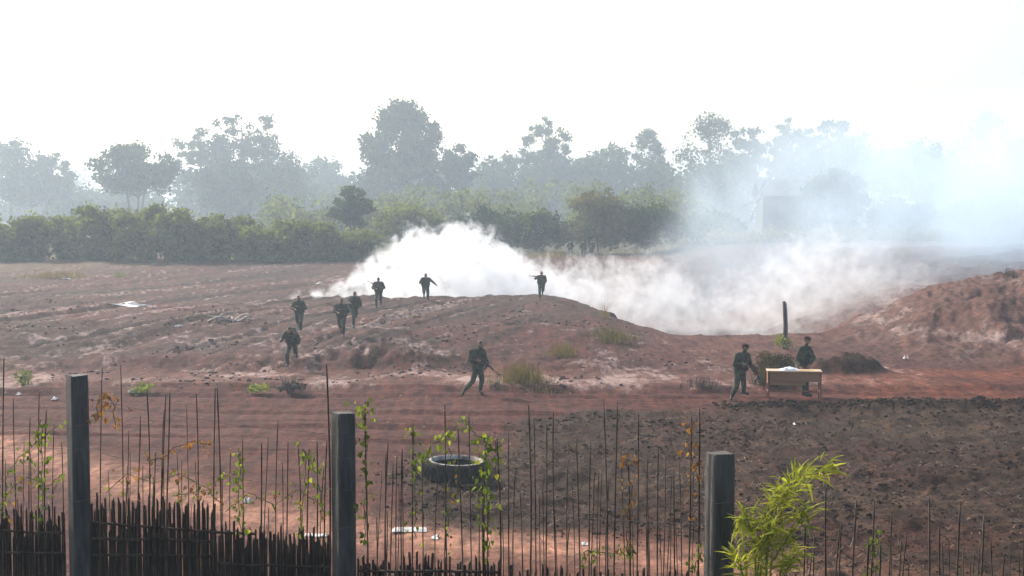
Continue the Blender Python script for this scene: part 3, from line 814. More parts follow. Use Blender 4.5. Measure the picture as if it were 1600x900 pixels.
def straw(name, label, X, Y, L, m, seed, up=0.15):
    rs = np.random.RandomState(seed); n = len(X)
    Z = H(X, Y) + 0.02
    a = rs.rand(n) * 6.28; d = np.stack([np.cos(a), np.sin(a), up * rs.rand(n) * 2], 1); sd = np.stack([-np.sin(a), np.cos(a), np.zeros(n)], 1)
    ln = L * (0.4 + 0.9 * rs.rand(n)); P = np.stack([X, Y, Z], 1)
    w = 0.006 + 0.006 * rs.rand(n)
    V = np.stack([P - sd * w[:, None], P + sd * w[:, None], P + d * ln[:, None] + sd * w[:, None] * .4, P + d * ln[:, None] - sd * w[:, None] * .4], 1).reshape(-1, 3)
    o = link(name, fast_mesh(name, V, np.arange(4 * n).reshape(n, 4), m)); tag(o, label, kind='stuff')
rs = np.random.RandomState(6)
N = 16000; X = rs.uniform(-7, 16, N); Y = rs.uniform(21, 43, N)
k = rs.rand(N) < plough_mask(X, Y) * ss(0.0, 0.5, fbm(X * 0.6, Y * 0.6, 97, 3) + 0.1)
straw('straw_litter', 'dry straw strewn on the turned soil', X[k][::2], Y[k][::2], 0.16, M['straw'], 7)
N = 2600; X = rs.uniform(-14, 8, N); Y = rs.uniform(20.5, 30, N)
k = rs.rand(N) < ss(0.05, 0.5, fbm(X * 0.5, Y * 0.5, 98, 3))
straw('straw_litter', 'dry stalks strewn along the sandy path', X[k], Y[k], 0.2, M['straw'], 8, 0.5)

# dead stump with twigs, where the stooping runner lands
def build_stump():
    p = hit(453, 614); s = p.y / FPX
    root = empty('dead_stump', p); tag(root, 'dead branching stump with brown twigs at the foot of the terrace', 'stump')
    rd = random.Random(5)
    V, F = tube_vf([(0, 0, -0.1), (0.02, 0, 0.15), (0.0, 0.03, 0.28)], [0.13, 0.10, 0.05], 8)
    mesh_obj('trunk', V, F, M['brush'], root, True)
    for k in range(16):
        a = rd.uniform(0, 6.28); r = rd.uniform(0.15, 0.45)
        V, F = tube_vf([(0, 0, 0.02), (r * 0.6 * math.cos(a), r * 0.6 * math.sin(a), rd.uniform(0.1, 0.3)), (r * math.cos(a), r * math.sin(a), rd.uniform(0.12, 0.62))], [0.03, 0.02, 0.006], 5)
        mesh_obj('twig', V, F, M['brush'], root)
    o = link('dry_leaves', leafy_mesh(6, 160, 0.9, 0.35, 0.06, M['brush']), root); tag(o, kind='stuff')
build_stump()

# lone pole
def build_pole():
    p = hit(1226, 545); s = p.y / FPX
    top = at(1224, 471, p.y).z - p.z
    root = empty('lone_pole', p); tag(root, 'lone weathered wooden pole standing behind the desk', 'pole')
    V, F = tube_vf([(0, 0, -0.2), (0.01, 0, top * 0.5), (-0.05, 0, top)], [0.08, 0.075, 0.068], 10)
    mesh_obj('shaft', V, F, M['pole'], root, True)
    V, F = tube_vf([(0.10, 0.02, -0.2), (0.10, 0.02, top * 0.5), (0.045, 0.02, top * 0.97)], [0.04, 0.035, 0.03], 7)
    mesh_obj('pale_edge', V, F, M['palewood'], root, True)  # thin pale shaft forming the lighter right edge of the pole
build_pole()

# pale branch heap on the terrace
def build_branches():
    p = hit(368, 503)
    root = empty('branch_heap', p); tag(root, 'heap of bleached broken branches on the terrace', 'branches')
    rd = random.Random(9)
    for k in range(11):
        a = rd.uniform(-0.6, 3.7); L = rd.uniform(0.4, 1.1); x = rd.uniform(-0.8, 0.7); y = rd.uniform(-0.6, 0.6)
        dz = rd.uniform(0, 0.35)
        c = Vector((x, y, 0.10)); d = Vector((math.cos(a) * L / 2, math.sin(a) * L / 2, 0))
        V, F = tube_vf([c - d + Vector((0, 0, -0.06)), c + Vector((0, 0.05, 0.05 + dz * 0.5)), c + d + Vector((0, 0, dz))], [0.06, 0.05, 0.025], 6)
        mesh_obj('branch', V, F, M['palewood'], root, True)
build_branches()

# pale silt patch and litter
def patch(name, label, cat, u, v, wpx, dep, m, seed, kind=None):
    p = hit(u, v); s = p.y / FPX; rd = random.Random(seed)
    V = []; n = 26
    for k in range(n):
        a = 2 * math.pi * k / n; r = 1 + rd.uniform(-.35, .2)
        x = p.x + math.cos(a) * r * wpx * s / 2; y = p.y + math.sin(a) * r * dep / 2
        V.append((x, y, hz(x, y) + 0.03))
    V.append((p.x, p.y, hz(p.x, p.y) + 0.05))
    o = mesh_obj(name, V, [(k, (k + 1) % n, n) for k in range(n)], m); tag(o, label, cat, kind=kind)
patch('silt_patch', 'long pale silt patch on the left of the terrace', 'silt', 197, 477, 78, 2.2, M['puddle'], 1)

def scrap(label, u, v, wpx, hpx, seed, m=None):
    p = hit(u, v); s = p.y / FPX; rd = random.Random(seed)
    V = []; F = []; nx, ny = 6, 4
    for j in range(ny):
        for i in range(nx):
            x = (i / (nx - 1) - .5) * wpx * s * rd.uniform(0.8, 1.1); y = (j / (ny - 1) - .5) * max(0.25, wpx * s * 0.6) * rd.uniform(.8, 1.1)
            V.append((x, y, hpx * s * rd.uniform(0.15, 1.0) * (1 if 0 < i < nx - 1 and 0 < j < ny - 1 else 0.3)))
    for j in range(ny - 1):
        for i in range(nx - 1): F.append((j * nx + i, j * nx + i + 1, j * nx + i + 1 + nx, j * nx + i + nx))
    o = mesh_obj('litter_scrap', V, F, m or M['litter'], None, False, p + Vector((0, 0, 0.01)))
    so = o.modifiers.new('thick', 'SOLIDIFY'); so.thickness = 0.012
    tag(o, label, 'litter', 'white scraps littering the ground')
scrap('small white scrap at the foot of the left terrace beside the green weed', 30, 618, 9, 5, 1)
scrap('small white scrap left of the leftmost concrete post', 86, 625, 8, 5, 2)
scrap('pale crumpled sheet right of the leftmost concrete post', 210, 614, 20, 8, 3)
scrap('white scrap standing alone on the orange ground right of the desk', 1415, 562, 7, 8, 4)
scrap('long white sheet lying on the sandy path behind the middle post', 492, 838, 36, 4, 5)
scrap('long white sheet on the sandy path below the tyre', 640, 829, 56, 4, 6)
scrap('small white scrap on the path right of the sheet below the tyre', 680, 842, 12, 5, 7)
scrap('white lump seen between stakes left of the middle post', 387, 786, 14, 10, 8)
scrap('flat white scrap at the near edge of the turned soil', 914, 851, 10, 4, 9)
scrap('tiny pale scrap on the far left of the terrace', 104, 437, 14, 4, 10)
scrap('pale scrap on the terrace near the smoke source', 500, 445, 14, 5, 11)
scrap('tiny white scrap on the turned soil below the desk', 1241, 664, 4, 3, 12)
scrap('pale fragment lying left of the bleached branches', 280, 511, 12, 4, 13)

# ------------------------------------------------------------------ tyre
def build_tyre():
    p = hit(712, 748)
    root = empty('tractor_tyre', (p.x, p.y, p.z - 0.03)); tag(root, 'big old tractor tyre lying flat on the soil, pale upper sidewall', 'tyre')
    R, W = 0.74, 0.42
    prof_s = [(0.50, W * 0.80), (0.53, W * 0.97), (0.565, W * 1.01), (0.60, W * 0.99)]          # sidewall ring, coloured pale as sunlit
    prof_t = [(0.60, W * 0.99), (0.65, W * 0.96), (0.69, W * 0.88), (0.71, W * 0.6), (0.71, W * 0.3), (0.69, W * 0.05), (0.60, 0.0), (0.52, 0.02)]
    prof_i = [(0.52, 0.02), (0.60, W * 0.2), (0.62, W * 0.5), (0.58, W * 0.75), (0.50, W * 0.80)]
    def lathe(name, prof, m, par):
        n = 56; V = []; F = []
        for k in range(n):
            a = 2 * math.pi * k / n
            for (r, z) in prof: V.append((r * math.cos(a), r * math.sin(a), z))
        q = len(prof)
        for k in range(n):
            for i in range(q - 1):
                a0 = k * q + i; b0 = ((k + 1) % n) * q + i
                F.append((a0, b0, b0 + 1, a0 + 1))
        return mesh_obj(name, V, F, m, par, True)
    lathe('sidewall', prof_s, M['rubber_pale'], root)
    lathe('carcass', prof_t, M['rubber'], root)
    lathe('inner_liner', prof_i, M['rubber'], root)
    V, F = box_vf((0, 0, 0), (0.05, 0.05, W * 0.62), bev=0.008)
    lug = bpy.data.meshes.new('tread_lug'); lug.from_pydata([tuple(v) for v in V], [], F); lug.materials.append(M['rubber'])
    for k in range(36):
        a = 2 * math.pi * k / 36
        o = link('tread_lug', lug, root, (0.722 * math.cos(a), 0.722 * math.sin(a), W * (0.55 if k % 2 else 0.40)))
        o.rotation_euler = (0.45 * (1 if k % 2 else -1), 0, a)
        o.rotation_euler = (Matrix.Rotation(a, 3, 'Z') @ Matrix.Rotation(0.5 * (1 if k % 2 else -1), 3, 'X')).to_euler()
    root.rotation_euler = (0.03, 0.02, 0.4)
build_tyre()

# ------------------------------------------------------------------ desk, cloth
def build_desk():
    a = hit(1205, 624); 
    D = a.y; s = D / FPX
    x0 = at(1201, 600, D).x; x1 = at(1286, 600, D).x
    cx = (x0 + x1) / 2; W = x1 - x0; dp = 0.62; h = 0.90
    zb = min(hz(x0, D), hz(x1, D), hz(cx, D + dp))
    root = empty('wooden_desk', (cx, D + dp / 2, zb), -0.10); tag(root, 'plain wooden desk with tan front panel on the orange ground', 'desk')
    part_box('tabletop', (0, 0, h - 0.018), (W, dp, 0.036), M['woodtop'], root)
    part_box('front_panel', (-0.03 * W, -dp / 2 + 0.05, h - 0.036 - 0.15), (W * 0.93, 0.02, 0.298), M['wood'], root)
    part_box('lower_panel', (-0.13 * W, -dp / 2 + 0.072, h - 0.34), (W * 0.66, 0.02, 0.20), M['wood'], root)
    for sx in (-1, 1):
        part_box('side_panel', (sx * (W / 2 - 0.04), 0.005, h - 0.036 - 0.19), (0.02, dp - 0.13, 0.37), M['wood'], root)
        for sy in (-1, 1):
            part_box('leg', (sx * (W / 2 - 0.05), sy * (dp / 2 - 0.05), (h - 0.04) / 2 - 0.02), (0.055, 0.055, h - 0.04), M['woodleg'], root)
        part_box('side_rail', (sx * (W / 2 - 0.05), 0, 0.24), (0.03, dp - 0.16, 0.05), M['woodleg'], root)
    part_box('stretcher', (0, 0.0, 0.24), (W - 0.13, 0.03, 0.045), M['woodleg'], root)
    dr = part_box('drawer', (0.30 * W, dp / 2 - 0.03, h - 0.12), (0.4 * W, 0.02, 0.13), M['wood'], root)
    part_box('handle', (0.30 * W, dp / 2 - 0.01, h - 0.12), (0.10, 0.02, 0.02), M['gunmetal'], dr, bev=0.004)
    # crumpled cloth lying on top
    rs = np.random.RandomState(3); n = 22; V = []; F = []
    for j in range(n):
        for i in range(n):
            x = (i / (n - 1) - .5); y = (j / (n - 1) - .5)
            e = max(0, 1 - (abs(x) * 2) ** 3) * max(0, 1 - (abs(y) * 2) ** 3)
            z = e * (0.03 + 0.10 * abs(float(fbm(np.array([x * 5 + 3]), np.array([y * 4]), 8, 3)[0])) + 0.03 * math.exp(-((x - .1) * 4) ** 2))
            V.append((x * 0.62 * (1 + .12 * float(vnoise(np.array([y * 4]), np.array([1.0]), 3)[0])), y * 0.36, 0.004 + z))
    for j in range(n - 1):
        for i in range(n - 1): F.append((j * n + i, j * n + i + 1, j * n + i + 1 + n, j * n + i + n))
    c = Vector((cx - 0.09 * W, D + dp / 2 + 0.02, zb + h + 0.002))
    o = mesh_obj('crumpled_cloth', V, F, M['cloth'], None, True, c); tag(o, 'crumpled pale blue cloth lying on the wooden desk', 'cloth')
    return D
DESK_D = build_desk()

# ------------------------------------------------------------------ people
BODY_MATS = ('uniform', 'skin', 'boot', 'hair')
def capsule_into(bm, a, b, ra, rb, seg=12):
    """tapered capsule between two joints"""
    a = Vector(a); b = Vector(b); d = b - a
    L = d.length
    q = d.to_track_quat('Z', 'Y').to_matrix() if L > 1e-6 else Matrix.Identity(3)
    rings = [(-0.94 * ra, 0.34 * ra), (-0.7 * ra, 0.71 * ra), (-0.35 * ra, 0.94 * ra), (0, ra), (L * 0.5, (ra + rb) / 2), (L, rb), (L + 0.35 * rb, 0.94 * rb), (L + 0.7 * rb, 0.71 * rb), (L + 0.94 * rb, 0.34 * rb)]
    vs = []
    for (z, r) in rings:
        vs.append([bm.verts.new(a + q @ Vector((r * math.cos(2 * math.pi * k / seg), r * math.sin(2 * math.pi * k / seg), z))) for k in range(seg)])
    for i in range(len(vs) - 1):
        for k in range(seg): bm.faces.new((vs[i][k], vs[i][(k + 1) % seg], vs[i + 1][(k + 1) % seg], vs[i + 1][k]))
    bm.faces.new(vs[0][::-1]); bm.faces.new(vs[-1])

def ellipsoid_into(bm, c, r, mtx=None):
    g = bmesh.ops.create_uvsphere(bm, u_segments=14, v_segments=10, radius=1.0)
    for v in g['verts']:
        p = Vector((v.co.x * r[0], v.co.y * r[1], v.co.z * r[2]))
        v.co = (mtx @ p if mtx else p) + Vector(c)

def build_person(label, loc, J, face=0.0, tilt=0.0, voxel=0.016, cap=None, pack=False, fingers=True, group='people in dark green uniforms', scale=1.0):
    """J: joints in metres, x to the photo's right, y away from the camera, z up; face: heading of the head (0 looks at the camera, 90 to the right)"""
    bm = bmesh.new(); tags = []
    def C(a, b, ra, rb, mi): capsule_into(bm, J[a] if isinstance(a, str) else a, J[b] if isinstance(b, str) else b, ra, rb); tags.append((Vector(J[a] if isinstance(a, str) else a), Vector(J[b] if isinstance(b, str) else b), (ra + rb) / 2, mi))
    v = lambda k: Vector(J[k])
    # torso: widened by two side by side columns so that the chest is broader than deep
    sl, sr, hl, hr = v('shl'), v('shr'), v('hipl'), v('hipr')
    pel, chest, neck = v('pelvis'), v('chest'), v('neck')
    ac = (sl - sr); ah = (hl - hr)
    for f in (-0.62, 0.0, 0.62):
        C(pel + ah * f * 0.6, chest + ac * f * 0.48, 0.135, 0.145, 0)
    C(sl.lerp(neck, 0.12), sr.lerp(neck, 0.12), 0.082, 0.082, 0)
    C(chest, neck, 0.12, 0.075, 0)
    C(pel + ah * 0.5, pel - ah * 0.5, 0.125, 0.125, 0)
    # skirt of the shirt
    C(pel + (chest - pel) * 0.22 + ah * 0.55, pel + (chest - pel) * 0.22 - ah * 0.55, 0.135, 0.135, 0)
    for s in 'lr':
        C('sh' + s, 'el' + s, 0.082, 0.068, 0)
        e, w = v('el' + s), v('wr' + s)
        C(e, e.lerp(w, 0.86), 0.067, 0.052, 0)
        C(e.lerp(w, 0.86), w, 0.031, 0.029, 1)
        C('hip' + s, 'kn' + s, 0.110, 0.084, 0)
        k, a = v('kn' + s), v('an' + s)
        C(k, k.lerp(a, 0.74), 0.082, 0.072, 0)
        C(k.lerp(a, 0.74), a, 0.055, 0.052, 2)
        C('an' + s, 'to' + s, 0.050, 0.042, 2)
        he = a + (a - v('to' + s)).normalized() * 0.05 + Vector((0, 0, -0.02))
        C(he, a, 0.045, 0.05, 2)
        # hand: palm, four fingers of unequal length, thumb from the side of the palm
        d = (w - e).normalized()
        bend = Vector(J.get('hand' + s, d)).normalized()
        hd = (d * 0.4 + bend * 0.6).normalized()
        side = hd.cross(Vector((0, 1, 0)))
        side = side.normalized() if side.length > 0.2 else Vector((1, 0, 0))
        up = side.cross(hd)
        p0 = w + hd * 0.02; p1 = w + hd * 0.085
        C(p0 + side * 0.014, p1 + side * 0.024, 0.022, 0.019, 1)
        C(p0 - side * 0.014, p1 - side * 0.024, 0.022, 0.019, 1)
        if fingers:
            for q, (o, L) in enumerate(((-0.030, 0.062), (-0.010, 0.076), (0.010, 0.072), (0.031, 0.056))):
                b0 = p1 + side * o; b1 = b0 + hd * L * 0.5 + up * 0.008; b2 = b1 + hd * L * 0.30 + up * L * 0.42
                C(b0, b1, 0.0105, 0.0095, 1); C(b1, b2, 0.0095, 0.0085, 1)
            t0 = p0 + side * 0.03; t1 = t0 + side * 0.032 + hd * 0.03; t2 = t1 + hd * 0.032 + up * 0.012
            C(t0, t1, 0.014, 0.012, 1); C(t1, t2, 0.012, 0.010, 1)
        else:
            C(p1, p1 + hd * 0.06 + up * 0.02, 0.03, 0.022, 1)
    hd = v('head')
    C(neck - (neck - chest) * 0.1, hd - (hd - neck) * 0.25, 0.056, 0.054, 1)
    R = Matrix.Rotation(math.radians(face), 3, 'Z') @ Matrix.Rotation(math.radians(tilt), 3, 'X')
    def hp(x, y, z): return hd + R @ Vector((x, y, z))
    def E(c, r, mi): ellipsoid_into(bm, c, r, R); tags.append((Vector(c), Vector(c), min(r), mi))
    E(hp(0, 0.01, 0.02), (0.076, 0.095, 0.105), 1)            # skull
    E(hp(0, -0.02, -0.055), (0.058, 0.068, 0.065), 1)         # jaw
    E(hp(0, -0.100, -0.012), (0.013, 0.020, 0.024), 1)        # nose
    E(hp(0, -0.082, 0.028), (0.048, 0.014, 0.010), 1)         # brow
    E(hp(0, -0.084, -0.062), (0.026, 0.010, 0.010), 1)        # mouth
    for sx in (-1, 1): E(hp(sx * 0.079, 0.012, -0.005), (0.012, 0.022, 0.034), 1)
    me = bpy.data.meshes.new('body'); bm.to_mesh(me); bm.free()
    tmp = bpy.data.objects.new('tmp', me); COL.objects.link(tmp)
    rm = tmp.modifiers.new('r', 'REMESH'); rm.mode = 'VOXEL'; rm.voxel_size = voxel; rm.use_smooth_shade = True
    sm = tmp.modifiers.new('s', 'SMOOTH'); sm.factor = 0.5; sm.iterations = 2
    dg = bpy.context.evaluated_depsgraph_get(); dg.update()
    body = bpy.data.meshes.new_from_object(tmp.evaluated_get(dg))
    bpy.data.objects.remove(tmp); bpy.data.meshes.remove(me)
    body.name = 'body'
    body.materials.clear()
    for k in BODY_MATS: body.materials.append(M[k])
    nP = len(body.polygons)
    cen = np.zeros(nP * 3, np.float32); body.polygons.foreach_get('center', cen); cen = cen.reshape(-1, 3)
    best = np.full(nP, 1e9); mi = np.zeros(nP, np.int32)
    for (a, b, r, k) in tags:
        a_ = np.array(a); d_ = np.array(b) - a_; dd = float(d_ @ d_)
        t = np.clip(((cen - a_) @ d_) / dd, 0, 1) if dd > 1e-9 else np.zeros(nP)
        dist = np.linalg.norm(cen - a_ - t[:, None] * d_, axis=1) - r
        w = dist < best; best[w] = dist[w]; mi[w] = k
    # hair on the skull
    loc_h = (cen - np.array(hd)) @ np.array(R)
    hairy = (np.linalg.norm(loc_h - np.array([0, 0.01, 0.02]), axis=1) < 0.14) & ((loc_h[:, 2] > 0.062) | ((loc_h[:, 1] > 0.03) & (loc_h[:, 2] > -0.04)))
    mi[hairy] = 3
    body.polygons.foreach_set('material_index', mi)
    body.polygons.foreach_set('use_smooth', np.ones(nP, bool))
    root = empty('person', loc); root.scale = (scale,) * 3
    tag(root, label, 'person', group)
    link('body', body, root)
    for sx in (-1, 1):
        bb = bmesh.new(); ellipsoid_into(bb, hp(sx * 0.030, -0.083, 0.012), (0.010, 0.006, 0.006), R)
        em = bpy.data.meshes.new('eye'); bb.to_mesh(em); bb.free(); em.materials.append(M['hair']); link('eye', em, root)
    # belt round the waist
    w0 = pel + (chest - pel) * 0.42
    ax = ah.normalized(); n = (chest - pel).normalized(); fr = n.cross(ax).normalized()
    V = []; F = []
    for z, rr_ in ((-0.025, 1.0), (0.025, 1.0)):
        for k in range(24):
            a = 2 * math.pi * k / 24
            V.append(w0 + n * z + ax * (0.240 * math.cos(a)) + fr * (0.168 * math.sin(a)))
    F = [(k, (k + 1) % 24, (k + 1) % 24 + 24, k + 24) for k in range(24)]
    bo = mesh_obj('belt', V, F, M['webbing'], root); so = bo.modifiers.new('t', 'SOLIDIFY'); so.thickness = 0.012; so.offset = 1
    for k in (-1, 1):
        rot = Matrix((ax, fr, n)).transposed()
        part_box('pouch', w0 + ax * 0.10 * k + (fr * (-0.175 if fr.y > 0 else 0.175)) + n * -0.02, (0.11, 0.06, 0.13), M['webbing'], bo, rot, 0.012)
    if pack:
        rot = Matrix((ax, fr, n)).transposed()
        bc = chest + fr * (0.20 if fr.y > 0 else -0.20) - n * 0.05
        V, F = box_vf(bc, (0.32, 0.18, 0.42), rot=rot, bev=0.05)
        mesh_obj('backpack', V, F, M['webbing'], root, True)
    if cap:
        bb = bmesh.new()
        g = bmesh.ops.create_uvsphere(bb, u_segments=20, v_segments=12, radius=1.0)
        bmesh.ops.delete(bb, geom=[q for q in bb.verts if q.co.z < -0.05], context='VERTS')
        for q in bb.verts:
            p = Vector((q.co.x * 0.094, q.co.y * 0.112 + 0.010, q.co.z * 0.085 + 0.052)); q.co = hd + R @ p
        cm = bpy.data.meshes.new('cap'); bb.to_mesh(cm); bb.free(); cm.materials.append(M[cap])
        cm.polygons.foreach_set('use_smooth', [True] * len(cm.polygons))
        co = link('cap', cm, root); so = co.modifiers.new('t', 'SOLIDIFY'); so.thickness = 0.01; so.offset = 1
        V = []; F = []
        for k in range(9):
            a = math.pi * (k / 8)
            for f in (1.0, 1.55 if 0 < k < 8 else 1.05):
                V.append(hp(-0.088 * math.cos(a) * (1 + (f - 1) * 0.1), -0.098 * math.sin(a) * f * 0.98 + 0.01, 0.058 - (f - 1) * 0.03))
        F = [(2 * k, 2 * k + 1, 2 * k + 3, 2 * k + 2) for k in range(8)]
        bo = mesh_obj('cap_peak', V, F, M[cap], co); so = bo.modifiers.new('t', 'SOLIDIFY'); so.thickness = 0.006
    return root

def crop_pose(cols, px_per_m, ox, oy, depth=None):
    """joint list read off an enlarged detail: pixels to metres"""
    J = {}
    for k, val in cols.items():
        y = val[2] if len(val) > 2 else 0.0
        J[k] = Vector(((val[0] - ox) / px_per_m, y, (oy - val[1]) / px_per_m))
    return J

def rifle(label, grip, aim, scale=1.0):
    """assault rifle with its grip at a point, muzzle towards aim"""
    d = (Vector(aim) - Vector(grip)).normalized()
    q = d.to_track_quat('X', 'Z').to_euler()
    root = empty('rifle', grip); root.rotation_euler = q
    tag(root, label, 'rifle', 'rifles carried by the people')
    part_box('receiver', (0.08, 0, 0.03), (0.27, 0.04, 0.065), M['gunmetal'], root, bev=0.008)
    V, F = tube_vf([(0.2, 0, 0.045), (0.58, 0, 0.045)], 0.011, 8); mesh_obj('barrel', V, F, M['gunmetal'], root)
    V, F = tube_vf([(0.55, 0, 0.045), (0.61, 0, 0.045)], 0.016, 8); mesh_obj('muzzle', V, F, M['gunmetal'], root)
    part_box('handguard', (0.30, 0, 0.04), (0.18, 0.045, 0.055), M['gunwood'], root, bev=0.012)
    V = [(x, y, z) for y in (-0.018, 0.018) for (x, z) in ((-0.05, 0.055), (-0.30, 0.045), (-0.31, -0.075), (-0.27, -0.08), (-0.05, 0.0))]
    F = [(0, 1, 2, 3, 4), (9, 8, 7, 6, 5)] + [((i + 1) % 5, i, i + 5, (i + 1) % 5 + 5) for i in range(5)]
    mesh_obj('stock', V, F, M['gunwood'], root)
    part_box('pistol_grip', (-0.01, 0, -0.045), (0.04, 0.03, 0.10), M['gunwood'], root, Matrix.Rotation(0.3, 3, 'Y'))
    part_box('magazine', (0.15, 0, -0.07), (0.06, 0.028, 0.17), M['gunmetal'], root, Matrix.Rotation(-0.3, 3, 'Y'))
    part_box('sight', (0.52, 0, 0.075), (0.015, 0.012, 0.05), M['gunmetal'], root)
    return root

# the person striding right with a rifle pointing down
p1 = hit(742, 619)
J = crop_pose({'head': (470, 162, 0.0), 'neck': (458, 212, 0), 'chest': (432, 290, 0), 'pelvis': (437, 462, 0),
    'shl': (500, 240, 0.10), 'shr': (350, 245, -0.10), 'ell': (540, 345, 0.02), 'wrl': (575, 405, -0.16), 'elr': (335, 355, -0.16), 'wrr': (425, 352, -0.30),
    'hipl': (468, 478, 0.07), 'hipr': (412, 478, -0.07), 'knl': (490, 620, 0.02), 'anl': (463, 765, 0.10), 'tol': (492, 785, -0.02),
    'knr': (375, 625, -0.05), 'anr': (268, 745, 0.02), 'tor': (243, 798, -0.05)}, 409, 400, 815)
build_person('person in dark green striding right across open ground, rifle pointing down', p1, J, face=48, voxel=0.0125, cap=None, pack=True)
g = p1 + Vector(((520 - 400) / 409, -0.30, (815 - 375) / 409))
rifle('dark rifle pointing down in the hands of the striding person', g, g + Vector((0.62, -0.10, -0.60)))

# the person walking up to the desk
p2 = hit(1143, 625)
J = crop_pose({'head': (286, 240, 0.1), 'neck': (272, 290, 0.1), 'chest': (248, 360, 0.08), 'pelvis': (232, 505, 0.1),
    'shl': (318, 318, 0.16), 'shr': (200, 315, 0.0), 'ell': (350, 425, 0.14), 'wrl': (393, 500, 0.05), 'elr': (165, 410, -0.08), 'wrr': (235, 405, -0.20),
    'hipl': (262, 522, 0.16), 'hipr': (208, 522, 0.04), 'knl': (285, 640, 0.26), 'anl': (292, 738, 0.45), 'tol': (338, 752, 0.38),
    'knr': (190, 650, -0.05), 'anr': (140, 762, -0.02), 'tor': (128, 786, -0.13)}, 353, 140, 795)
build_person('person in dark green with cap walking towards the desk', p2, J, face=70, tilt=8, voxel=0.0125, cap='capcloth')
g = p2 + Vector(((405 - 140) / 353, 0.02, (795 - 515) / 353))
rifle('dark rifle hanging from the hand of the person walking to the desk', g, g + Vector((0.25, 0.1, -0.55)))

# the person behind the desk
D3 = DESK_D + 1.25
b3 = at(1256, 600, D3)
z3 = hz(b3.x, D3)
k3 = FPX / D3
def q3(u, v, y=0.0):
    w = at(u, v, D3); return (w.x - b3.x, y, w.z - z3)
def c7(x, y, d=0.0): return q3(1120 + x / 6.922, 510 + y / 6.922, d)
J = {'head': c7(978, 152), 'neck': c7(965, 212), 'chest': c7(945, 290), 'pelvis': c7(940, 435, 0.05),
     'shl': c7(1012, 245, 0.12), 'shr': c7(898, 238, -0.12), 'ell': c7(1045, 340, -0.05), 'wrl': c7(985, 402, -0.28), 'elr': c7(848, 365, -0.2), 'wrr': c7(872, 418, -0.42)}
J['hipl'] = tuple(Vector(J['pelvis']) + Vector((0.08, 0.06, -0.03))); J['hipr'] = tuple(Vector(J['pelvis']) + Vector((-0.08, -0.06, -0.03)))
for s, dx, dy in (('l', 0.10, 0.10), ('r', -0.02, -0.06)):
    hp_ = Vector(J['hip' + s])
    J['kn' + s] = (hp_.x * 0.6 + 0.02 + dx * 0.3, dy - 0.03, 0.48); J['an' + s] = (0.02 + dx, dy + 0.02, 0.09); J['to' + s] = (0.14 + dx, dy - 0.06, 0.045)
build_person('person in dark green with cap standing behind the desk', (b3.x, D3, z3), J, face=62, tilt=5, voxel=0.0125, cap='capcloth')

def stand_pose(run=0.0, lean=0.0, arms='down', hgt=1.70, twist=0.0, spread=0.12, lift='r'):
    """figure coming towards the camera; run: stride in metres (one leg forward), lean: forward lean in metres at the neck"""
    k = hgt / 1.72
    J = {}
    pz = 0.90 - 0.05 * abs(run)
    J['pelvis'] = (0, 0, pz); J['chest'] = (0.0, -lean * 0.55, pz + 0.32 - 0.1 * lean); J['neck'] = (0, -lean * 0.95, pz + 0.53 - 0.22 * lean)
    J['head'] = (0.0, -lean * 1.15 - 0.03, pz + 0.675 - 0.32 * lean)
    J['shl'] = (0.185, -lean * 0.85 + twist, pz + 0.47 - 0.2 * lean); J['shr'] = (-0.185, -lean * 0.85 - twist, pz + 0.47 - 0.2 * lean)
    J['hipl'] = (0.095, 0, pz - 0.03); J['hipr'] = (-0.095, 0, pz - 0.03)
    f, b = ('l', 'r') if lift == 'r' else ('r', 'l')
    sx = {'l': 1, 'r': -1}
    J['kn' + f] = (sx[f] * spread * 0.9, -0.5 * run - 0.04, 0.48); J['an' + f] = (sx[f] * spread * 0.8, -0.52 * run + 0.02, 0.095); J['to' + f] = (sx[f] * spread, -0.52 * run - 0.13, 0.05)
    J['kn' + b] = (sx[b] * spread * 0.75, 0.10 * run - 0.04, 0.47 + 0.04 * run); J['an' + b] = (sx[b] * spread * 0.55, 0.55 * run + 0.05, 0.10 + 0.42 * run); J['to' + b] = (sx[b] * spread * 0.6, 0.55 * run + 0.02, 0.04 + 0.20 * run)
    S = {s: Vector(J['sh' + s]) for s in 'lr'}
    for s in 'lr':
        q = sx[s]
        if arms == 'down': e = S[s] + Vector((q * 0.09, 0.05, -0.27)); w = e + Vector((q * 0.02, -0.12, -0.22))
        elif arms == 'rifle': e = S[s] + Vector((q * 0.12, 0.02, -0.25)); w = Vector((q * 0.06 - 0.05, S[s].y - 0.30, S[s].z - 0.22 + 0.06 * q))
        elif arms == 'out': e = S[s] + Vector((q * 0.20, 0.02, -0.17)) if s == 'l' else S[s] + Vector((q * 0.13, 0.10, -0.23)); w = e + (Vector((0.15, -0.10, -0.13)) if s == 'l' else Vector((0.03, -0.22, -0.02)))
        elif arms == 'swing': e = S[s] + Vector((q * 0.12, 0.14 * q, -0.23)); w = e + Vector((-q * 0.02, -0.2, 0.03 if q < 0 else -0.15))
        elif arms == 'up': e = S[s] + (Vector((-0.17, -0.18, -0.10)) if s == 'r' else Vector((0.06, -0.12, -0.25))); w = Vector((-0.30, S[s].y - 0.32, S[s].z - 0.05)) if s == 'r' else Vector((0.0, S[s].y - 0.33, S[s].z - 0.12))
        J['el' + s] = tuple(e); J['wr' + s] = tuple(w)
    return {a: Vector(b_) * k for a, b_ in J.items()}

